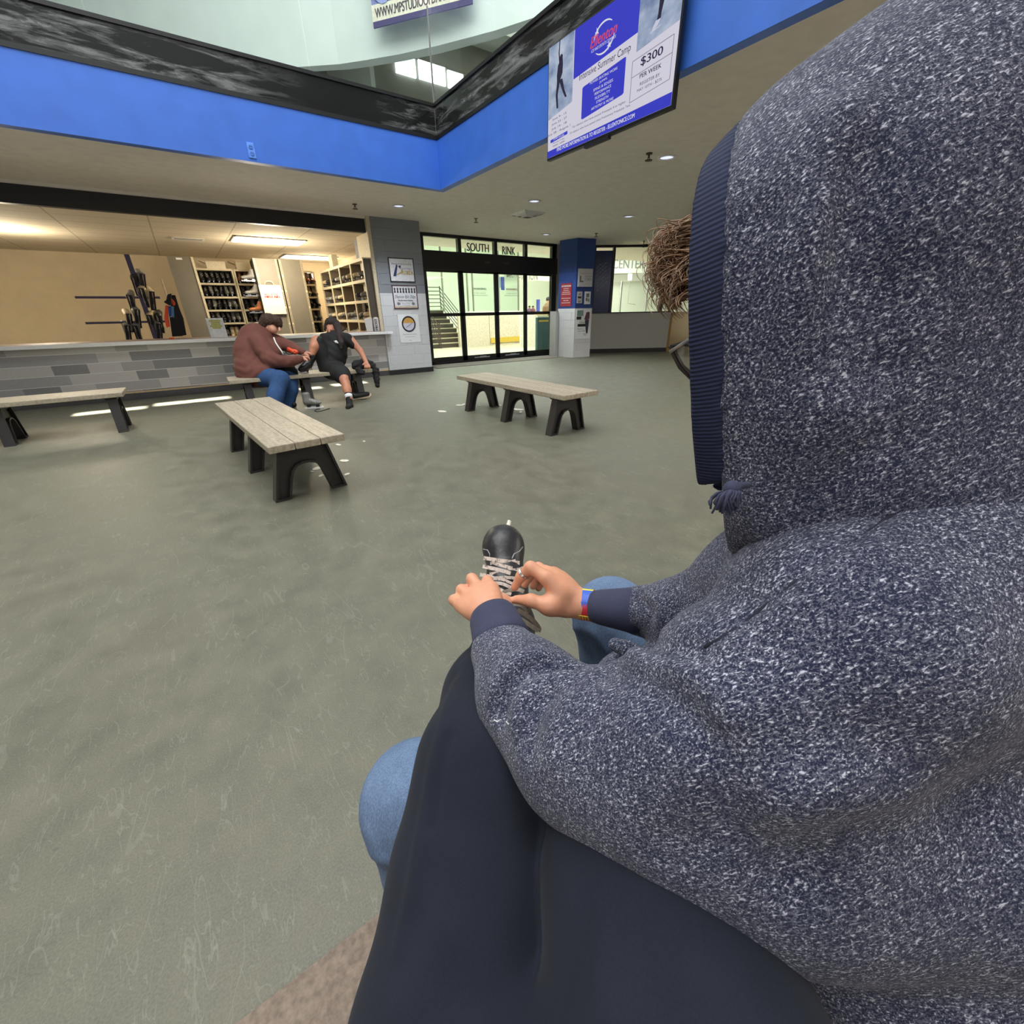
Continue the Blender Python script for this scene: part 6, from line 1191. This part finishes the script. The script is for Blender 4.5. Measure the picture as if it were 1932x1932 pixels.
# orange glove / strap and dark bag on the lap
o = empty('orange_cloth', P(553, 663, Zb+.0), 'bright orange cloth bundle held between the arms of the brown hoodie', 'cloth'); s = px_sdf(); s.ch((546, 660, Zb+.0, 4.5), (555, 664, Zb, 4.2), (563, 664, Zb+.01, 2.6)); s.cut(lambda X, d: d+.004*np.sin(X[:, 0]*80+X[:, 2]*60)); s.build('bundle', M_ORNG, o, .008, 1)
o = empty('black_bag', P(548, 696, Zb+.02), 'small black bag lying on the lap of the brown hoodie person', 'bag'); s = px_sdf(); s.ch((530, 694, Zb-.03, 8), (548, 697, Zb+.0, 8), (556, 700, Zb+.0, 6)); s.cut(lambda X, d: d+.006*np.sin(X[:, 0]*60+X[:, 2]*70)); s.build('bag_body', M_BLKT, o, .010, 1); MB().tube([P(x, y, Zb-.03) for x, y in ((538, 663), (543, 668), (551, 668), (556, 662))], .008, 6).build('strap', M_BLKT, o, sc=1)
# ---------------- person in black
Zg = 6.58
pg = empty('person', P(632, 752, Zg)*np.array([1, 1, 0]), 'person in black t-shirt and shorts with one leg raised, leaning on the bench', 'person')
M_SKG = mat('skin_person_tan', (190, 128, 100), .5, var=.1)
s = px_sdf(); s.ell(P(627, 617, Zg), (.085, .082, .108), None, .03); s.ell(P(624, 624, Zg-.04), (.058, .055, .06), None, .03)
s.c((622, 622, Zg-.105, 1.8), (621.5, 626, Zg-.115, 2.3), .01); s.ell(P(622.5, 631, Zg-.095), (.02, .015, .009), None, .008)
s.c((631, 630, Zg, 6.5), (634, 642, Zg, 7.5)); s.ch((634, 650, Zg, 17), (630, 690, Zg, 16), k=.06)
s.ch((611, 645, Zg, 8), (600, 668, Zg-.05, 6)); s.ch((661, 640, Zg+.02, 7), (680, 662, Zg+.06, 5.2), (690, 682, Zg+.02, 4), k=.02)
x, y, z = 692, 686, Zg+.0
s.c((690, 682, Zg+.02, 3.8), (692, 687, z, 4.2), .01)
for k in range(4): s.ch((689.5+2.2*k, 688, z-.01, 1.8), (688.5+3.0*k, 692.5, z-.025, 1.6), (688.5+3.2*k, 695, z-.02, 1.3), k=.004)
s.ch((688.5, 685, z-.02, 1.9), (684.5, 688, z-.035, 1.5), k=.004)
s.ch((622, 694, Zg, 13), (597, 643, Zg-.22, 9), (593, 655, Zg-.26, 8.4), (587, 672, Zg-.27, 5.6), (577, 690, Zg-.32, 4.5), k=.02)
s.ch((636, 694, Zg, 13), (650, 716, Zg-.22, 9), (655, 735, Zg-.27, 7.6), (659, 752, Zg-.31, 4.8), (660, 765, Zg-.32, 4.6), k=.03).c((660, 765, Zg-.32, 4.5), (657, 769, Zg-.42, 3.6))
s.build('body', M_SKG, pg, .010, 1)
s = px_sdf(); s.ch((634, 644, Zg, 20), (632, 668, Zg, 19.5), (627, 690, Zg, 20), k=.08).ch((616, 640, Zg, 11), (654, 641, Zg+.02, 11), k=.06); s.group(.02).ch((656, 640, Zg+.02, 10.5), (665, 650, Zg+.04, 8.5), k=.04); s.group(.02).ch((612, 640, Zg, 10.5), (604, 652, Zg-.02, 9), k=.04)
s.cut(lambda X, d: d+.004*np.sin(X[:, 0]*40+X[:, 2]*50)); sh_ = s.build('t_shirt', M_BLKT, pg, .011, 2)
s = px_sdf(); s.ch((622, 694, Zg, 20), (607, 664, Zg-.12, 15), (601, 646, Zg-.2, 11.5), k=.06); s.group(.03).ch((630, 696, Zg, 21), (644, 706, Zg-.14, 15), (651, 718, Zg-.2, 11.5), k=.06); s.build('shorts', M_BLKT, pg, .011, 2)
s = px_sdf(); s.ell(P(626, 608.5, Zg-.01), (.102, .104, .078), None, .03); s.ell(P(636, 618, Zg+.02), (.065, .08, .1), None, .03); s.ch((637, 617, Zg-.05, 6.5), (641, 634, Zg-.10, 6.5), (644, 648, Zg-.14, 5), (644, 657, Zg-.15, 2.4), k=.03); s.ch((615, 612, Zg-.02, 3.5), (613, 622, Zg-.03, 2.5))
s.cut(lambda X, d: d+.003*np.sin(X[:, 0]*160+X[:, 2]*20)); s.build('hair', mat('black_brown_hair', (40, 30, 28), .8, var=.4, scale=50), pg, .009, 1)
nk = MB().tube([P(x, y, Zg-.155) for x, y in ((626, 637), (629, 642), (633, 645), (637, 646))], .008, 6).sphere(P(634, 645, Zg-.165), .022, 8, 6).sphere(P(637.5, 647, Zg-.165), .014, 8, 6); nk.build('pale_necklace', M_PAPER, pg, sc=1, smooth=True)
s = px_sdf(); s.ch((658.2, 751, Zg-.31, 6), (660, 766, Zg-.32, 5.8), k=.02).c((660, 766, Zg-.32, 5.8), (656.5, 769, Zg-.43, 4.6)); sk2 = s.build('sock', M_BLKT, pg, .009, 1)
MB().tube([P(657.3, 744.5, Zg-.29), P(658.7, 751.5, Zg-.31)], [6.4*Zg/FPX, 6.3*Zg/FPX], 18).build('white_sock_band', M_PAPER, sk2, sc=1, smooth=True); MB().tube([P(656.9, 742.6, Zg-.288), P(657.3, 744.6, Zg-.29)], [6.6*Zg/FPX, 6.5*Zg/FPX], 18).build('black_sock_edge', M_BLKT, sk2, sc=1, smooth=True)
# the black skate worn on the raised foot
s = px_sdf(); s.ch((587.5, 675, Zg-.27, 7.6), (581, 687, Zg-.30, 7.6), (573, 694, Zg-.34, 6.4), (567.5, 697, Zg-.36, 4.8), k=.03); s.build('skate_boot', mat('glossy_black_boot', (34, 34, 37), .28, var=.2), pg, .009, 1)
bt_ = pg.children[-1]; MB().bar(P(583, 704, Zg-.28), P(562, 703, Zg-.37), .008, .03).bar(P(581, 697, Zg-.28), P(580, 704, Zg-.29), .02).bar(P(569, 699, Zg-.35), P(568, 703.5, Zg-.35), .02).build('blade', M_BLADE, bt_, sc=1); MB().tube([P(582, 672, Zg-.34), P(588, 671, Zg-.36), P(593, 674, Zg-.33)], .012, 6).build('ankle_strap', M_INK, bt_, sc=1)
# dark jacket heaped on the bench end
o = empty('black_jacket', P(688, 690, 6.75), 'black jacket heaped over the right end of the bench with one sleeve hanging down', 'jacket')
s = px_sdf(); s.ch((672, 690, 6.70, 9), (686, 688, 6.74, 10), (700, 690, 6.85, 9), k=.06).ch((676, 698, 6.62, 6), (684, 703, 6.60, 5)).ch((700, 690, 6.82, 8), (708, 700, 6.84, 6.5), (711, 716, 6.84, 5.2), (712.5, 727, 6.84, 4.2), k=.03)
s.cut(lambda X, d: d+.010*np.sin(X[:, 0]*38+2*np.sin(X[:, 2]*30))*np.sin(X[:, 2]*44+X[:, 1]*25)); s.build('cloth', M_BLKT, o, .011, 1)
# grey rental skate standing on the floor
def floor_pt(x, y): return on_floor(x, y)*S
a = floor_pt(576, 771); b = floor_pt(611, 769.5); fwd = unit(b-a); L = np.linalg.norm(b-a); up = np.array([0, 0, 1.]); sdv = np.cross(fwd, up)
o = empty('rental_skate', (a+b)/2, 'grey plastic rental skate with a white blade standing in front of the bench', 'ice skate'); k = L/.34
K = lambda f, u, w=0: a+fwd*f*k+up*u*k+sdv*w*k
s = SDF(); s.cone(K(.06, .13), K(.20, .115), .052*k, .046*k, .03).cone(K(.20, .115), K(.285, .10), .046*k, .034*k, .03).cone(K(.05, .14), K(.045, .27), .05*k, .055*k, .04).cone(K(.10, .15), K(.085, .26), .045*k, .05*k, .03); s.cut(lambda X, d: np.maximum(d, K(0, .07)[2]-X[:, 2])).cut(lambda X, d: np.maximum(d, X[:, 2]-K(0, .305)[2]))
bo_ = s.build('boot', M_GREYB, o, .008, 1)
s = SDF(); s.cone(K(.045, .25), K(.045, .32), .047*k, .047*k, .01); s.cut(lambda X, d: np.maximum(d, X[:, 2]-K(0, .31)[2])); s.build('liner', M_INK, o, .008, 1)
sb_ = MB()
for f, u in ((.13, .185), (.17, .165), (.21, .15)): sb_.tube([K(f+.02, u-.05, .052), K(f, u-.01, .045), K(f-.012, u+.01, 0), K(f, u-.01, -.045), K(f+.02, u-.05, -.052)], .009*k, 6)
sb_.build('buckle_strap', mat('pale_strap', (176, 172, 164), .4), bo_, sc=1, smooth=True)
MB().prism([(0, .0), (.32, .0), (.345, .02), (.32, .035), (0, .03)], a, fwd*k/np.linalg.norm(fwd), up, sdv, -.012, .012).build('blade', M_PAPER, o, sc=1) if False else MB().prism([(0, .0), (.32*k, .0), (.345*k, .02*k), (.32*k, .035*k), (.0, .03*k)], a, fwd, up, sdv, -.014, .014).build('blade', M_PAPER, o, sc=1)
MB().bx(K(.08, .05), (.06*k, .05*k, .045*k), np.column_stack([fwd, sdv, up])).bx(K(.24, .05), (.06*k, .05*k, .045*k), np.column_stack([fwd, sdv, up])).build('blade_post', M_INK, o, sc=1)
# black shoe lying on its side with a cream sole
a = floor_pt(664, 757); b = floor_pt(701, 751); fwd = unit(b-a); L = np.linalg.norm(b-a); sdv = np.cross(fwd, up)
o = empty('shoe', (a+b)/2, 'black trainer with a cream sole tipped on its side under the bench end', 'shoe')
K = lambda f, u, w=0: a+fwd*f*L+up*u+sdv*w
pl = [(0, -.05), (.25*L, -.045), (.6*L, -.055), (.85*L, -.05), (L, -.015), (L, .02), (.85*L, .05), (.5*L, .045), (.2*L, .045), (0, .04)]
t0 = unit(up*.75-sdv*.66); n0 = np.cross(fwd, t0)
MB().prism(pl, a+up*.058+sdv*.0, fwd, t0, n0, -.014, .014).build('sole', mat('cream_sole', (222, 206, 178), .5), o, sc=1, bevel=.006)
s = SDF(); c0_ = a+up*.06-n0*.03*(1 if n0@(-EYE+a) > 0 else -1); s.cone(c0_+fwd*.04, c0_+fwd*(L-.07), .045, .036, .02); s.build('upper', M_LEATHER, o, .009, 1)
# loose lace on the floor
pts = [floor_pt(*q)+np.array([0, 0, .006]) for q in ((622, 771.5), (614, 774), (606, 776.5), (598, 777.5), (593.5, 776), (597, 773), (604, 772))]
o = MB().tube(pts, .005, 6).build('loose_lace', M_INK, None, sc=1); thing(o, 'loose dark strap lying on the floor in front of the grey skate', 'strap')
SUN_E = 60; E_SKY = 930; E_HALL = 520; E_WIN = 760; E_ROOM = 120; E_RINK = 2500; E_DL = 210; E_UP = 100; E_NEAR = 60; EXPO = 0.0
# ================================================================ light
def area(name, loc, rot, sx, sy, power, col, spread=PI):
    l = bpy.data.lights.new(name, 'AREA'); l.shape = 'RECTANGLE'; l.size = sx; l.size_y = sy; l.energy = power; l.color = col; l.spread = spread
    o = bpy.data.objects.new(name, l); COL.objects.link(o); o.location = loc; o.rotation_euler = rot; o['kind'] = 'structure'; return o
# unseen roof over the open well, slots placed to cast the sun patches
sun_el = math.radians(46); sd = np.array([.10, -math.cos(sun_el), math.sin(sun_el)]); sd = sd/np.linalg.norm(sd)     # towards the sun
holes = []
for x0, x1, y0, y1 in ((-1.75, -.87, 9.38, 9.66), (-.74, .36, 9.52, 9.84), (1.62, 2.02, 9.62, 9.92), (2.3, 3.0, 9.7, 10.05)):
    sh = sd*(ROOF/sd[2]); holes.append((x0+sh[0], x1+sh[0], y0+sh[1], y1+sh[1]))
xs = sorted({-12., 24.}|{h[i] for h in holes for i in (0, 1)}); ysr = sorted({-12., 41.}|{h[i] for h in holes for i in (2, 3)})
rf = MB()
for a, b in zip(xs[:-1], xs[1:]):
    for c, d in zip(ysr[:-1], ysr[1:]):
        m = ((a+b)/2, (c+d)/2)
        if not any(h[0] < m[0] < h[1] and h[2] < m[1] < h[3] for h in holes): rf.add([(a, c, ROOF), (b, c, ROOF), (b, d, ROOF), (a, d, ROOF)], [(0, 1, 2, 3)])
struct(rf.build('ceiling_roof', M_UPW))
struct(MB().box(-12, 24, -12, -11.8, -.1, ROOF).box(-12, -11.8, -12, 18, -.1, ROOF).box(23.8, 24, -12, 12, -.1, ROOF).build('wall_front', mat('warm_grey_wall', (150, 148, 142), .8)))
sun = bpy.data.lights.new('sun', 'SUN'); sun.energy = SUN_E; sun.angle = .009; sun.color = (1, .96, .88); so = bpy.data.objects.new('sun', sun); COL.objects.link(so); so.rotation_euler = Vector(sd).to_track_quat('Z', 'Y').to_euler(); so['kind'] = 'structure'
area('skylight', (-1.2, 3.2, 8.6), (0, 0, 0), 8, 7, E_SKY, (.97, .99, 1))
area('upper_fill', (3.0, 8.6, 8.4), (math.radians(30), 0, math.radians(-25)), 7, 2, E_UP, (.98, 1, 1)); area('upper_fill_right', (4.5, 4.6, 8.2), (math.radians(55), 0, math.radians(-40)), 3, 2, E_UP*1.6, (.98, 1, 1)); area('upper_fill_far', (9.5, 11.8, 8.4), (math.radians(20), 0, 0), 5, 2, E_UP*.5, (1, 1, .96))  # added fill lamps that brighten the bulkhead and upper storey
area('hall_light', (8, -3, 2.9), (0, 0, 0), 7, 6, E_HALL, (1, .95, .88))
area('hoodie_fill', (-1.2, -2.0, 2.8), (math.radians(38), 0, math.radians(-22)), 3, 1.2, E_NEAR, (1, .98, .95))  # fill added from the camera side to brighten the hoodie
area('high_window', (-3, -10.4, 5.5), (math.radians(66), 0, 0), 16, 4, E_WIN, (.95, .98, 1))
for (x, y, k) in [(*q, 1) for q in PAN]+[(-2.4, 13.5, .9), (-6, 13.5, .8)]:
    l = bpy.data.lights.new('tube_lamp', 'POINT'); l.energy = E_ROOM*k; l.color = (1, .88, .67); l.shadow_soft_size = .22; o = bpy.data.objects.new('tube_lamp', l); COL.objects.link(o); o.location = (x*S, y*S, RC*S-.42); o['kind'] = 'structure'
area('rink_light', (8.6, 12.9, 3.32), (0, 0, 0), 7, 2.0, E_RINK*.22, (.98, 1, .9)); area('rink_light_side', (14.6, 12.4, 3.3), (0, 0, -.55), 4, 2, E_RINK*.2, (.98, 1, .92)); area('rink_light_far', (19, 28, 7.8), (0, 0, 0), 26, 20, E_RINK*1.9, (.97, 1, .93))
for (x, y), _ in zip(DL, DLAB):
    p = on_floor(x, y, CZ)*S; l = bpy.data.lights.new('downlight_lamp', 'SPOT'); l.energy = E_DL; l.spot_size = 2.2; l.spot_blend = .8; l.shadow_soft_size = .08; l.color = (.86, .92, 1); o = bpy.data.objects.new('downlight_lamp', l); COL.objects.link(o); o.location = (p[0], p[1], p[2]-.03); o['kind'] = 'structure'
w = bpy.data.worlds.new('World'); SC.world = w; w.use_nodes = True; bg = w.node_tree.nodes['Background']; bg.inputs[0].default_value = (.75, .82, .9, 1); bg.inputs[1].default_value = .6
# ================================================================ camera
cam = bpy.data.cameras.new('camera'); co = bpy.data.objects.new('camera', cam); COL.objects.link(co)
cam.sensor_fit = 'HORIZONTAL'; cam.sensor_width = 36; cam.lens = 36*FPX/1932; cam.clip_start = .02; cam.clip_end = 200
Mx = Matrix(((CR[0], CU[0], -CF[0], 0), (CR[1], CU[1], -CF[1], 0), (CR[2], CU[2], -CF[2], H), (0, 0, 0, 1))); co.matrix_world = Mx
SC.camera = co
vs = SC.view_settings; vs.view_transform = 'Standard'; vs.look = 'None'; vs.gamma = 1; vs.use_curve_mapping = False; vs.exposure = EXPO
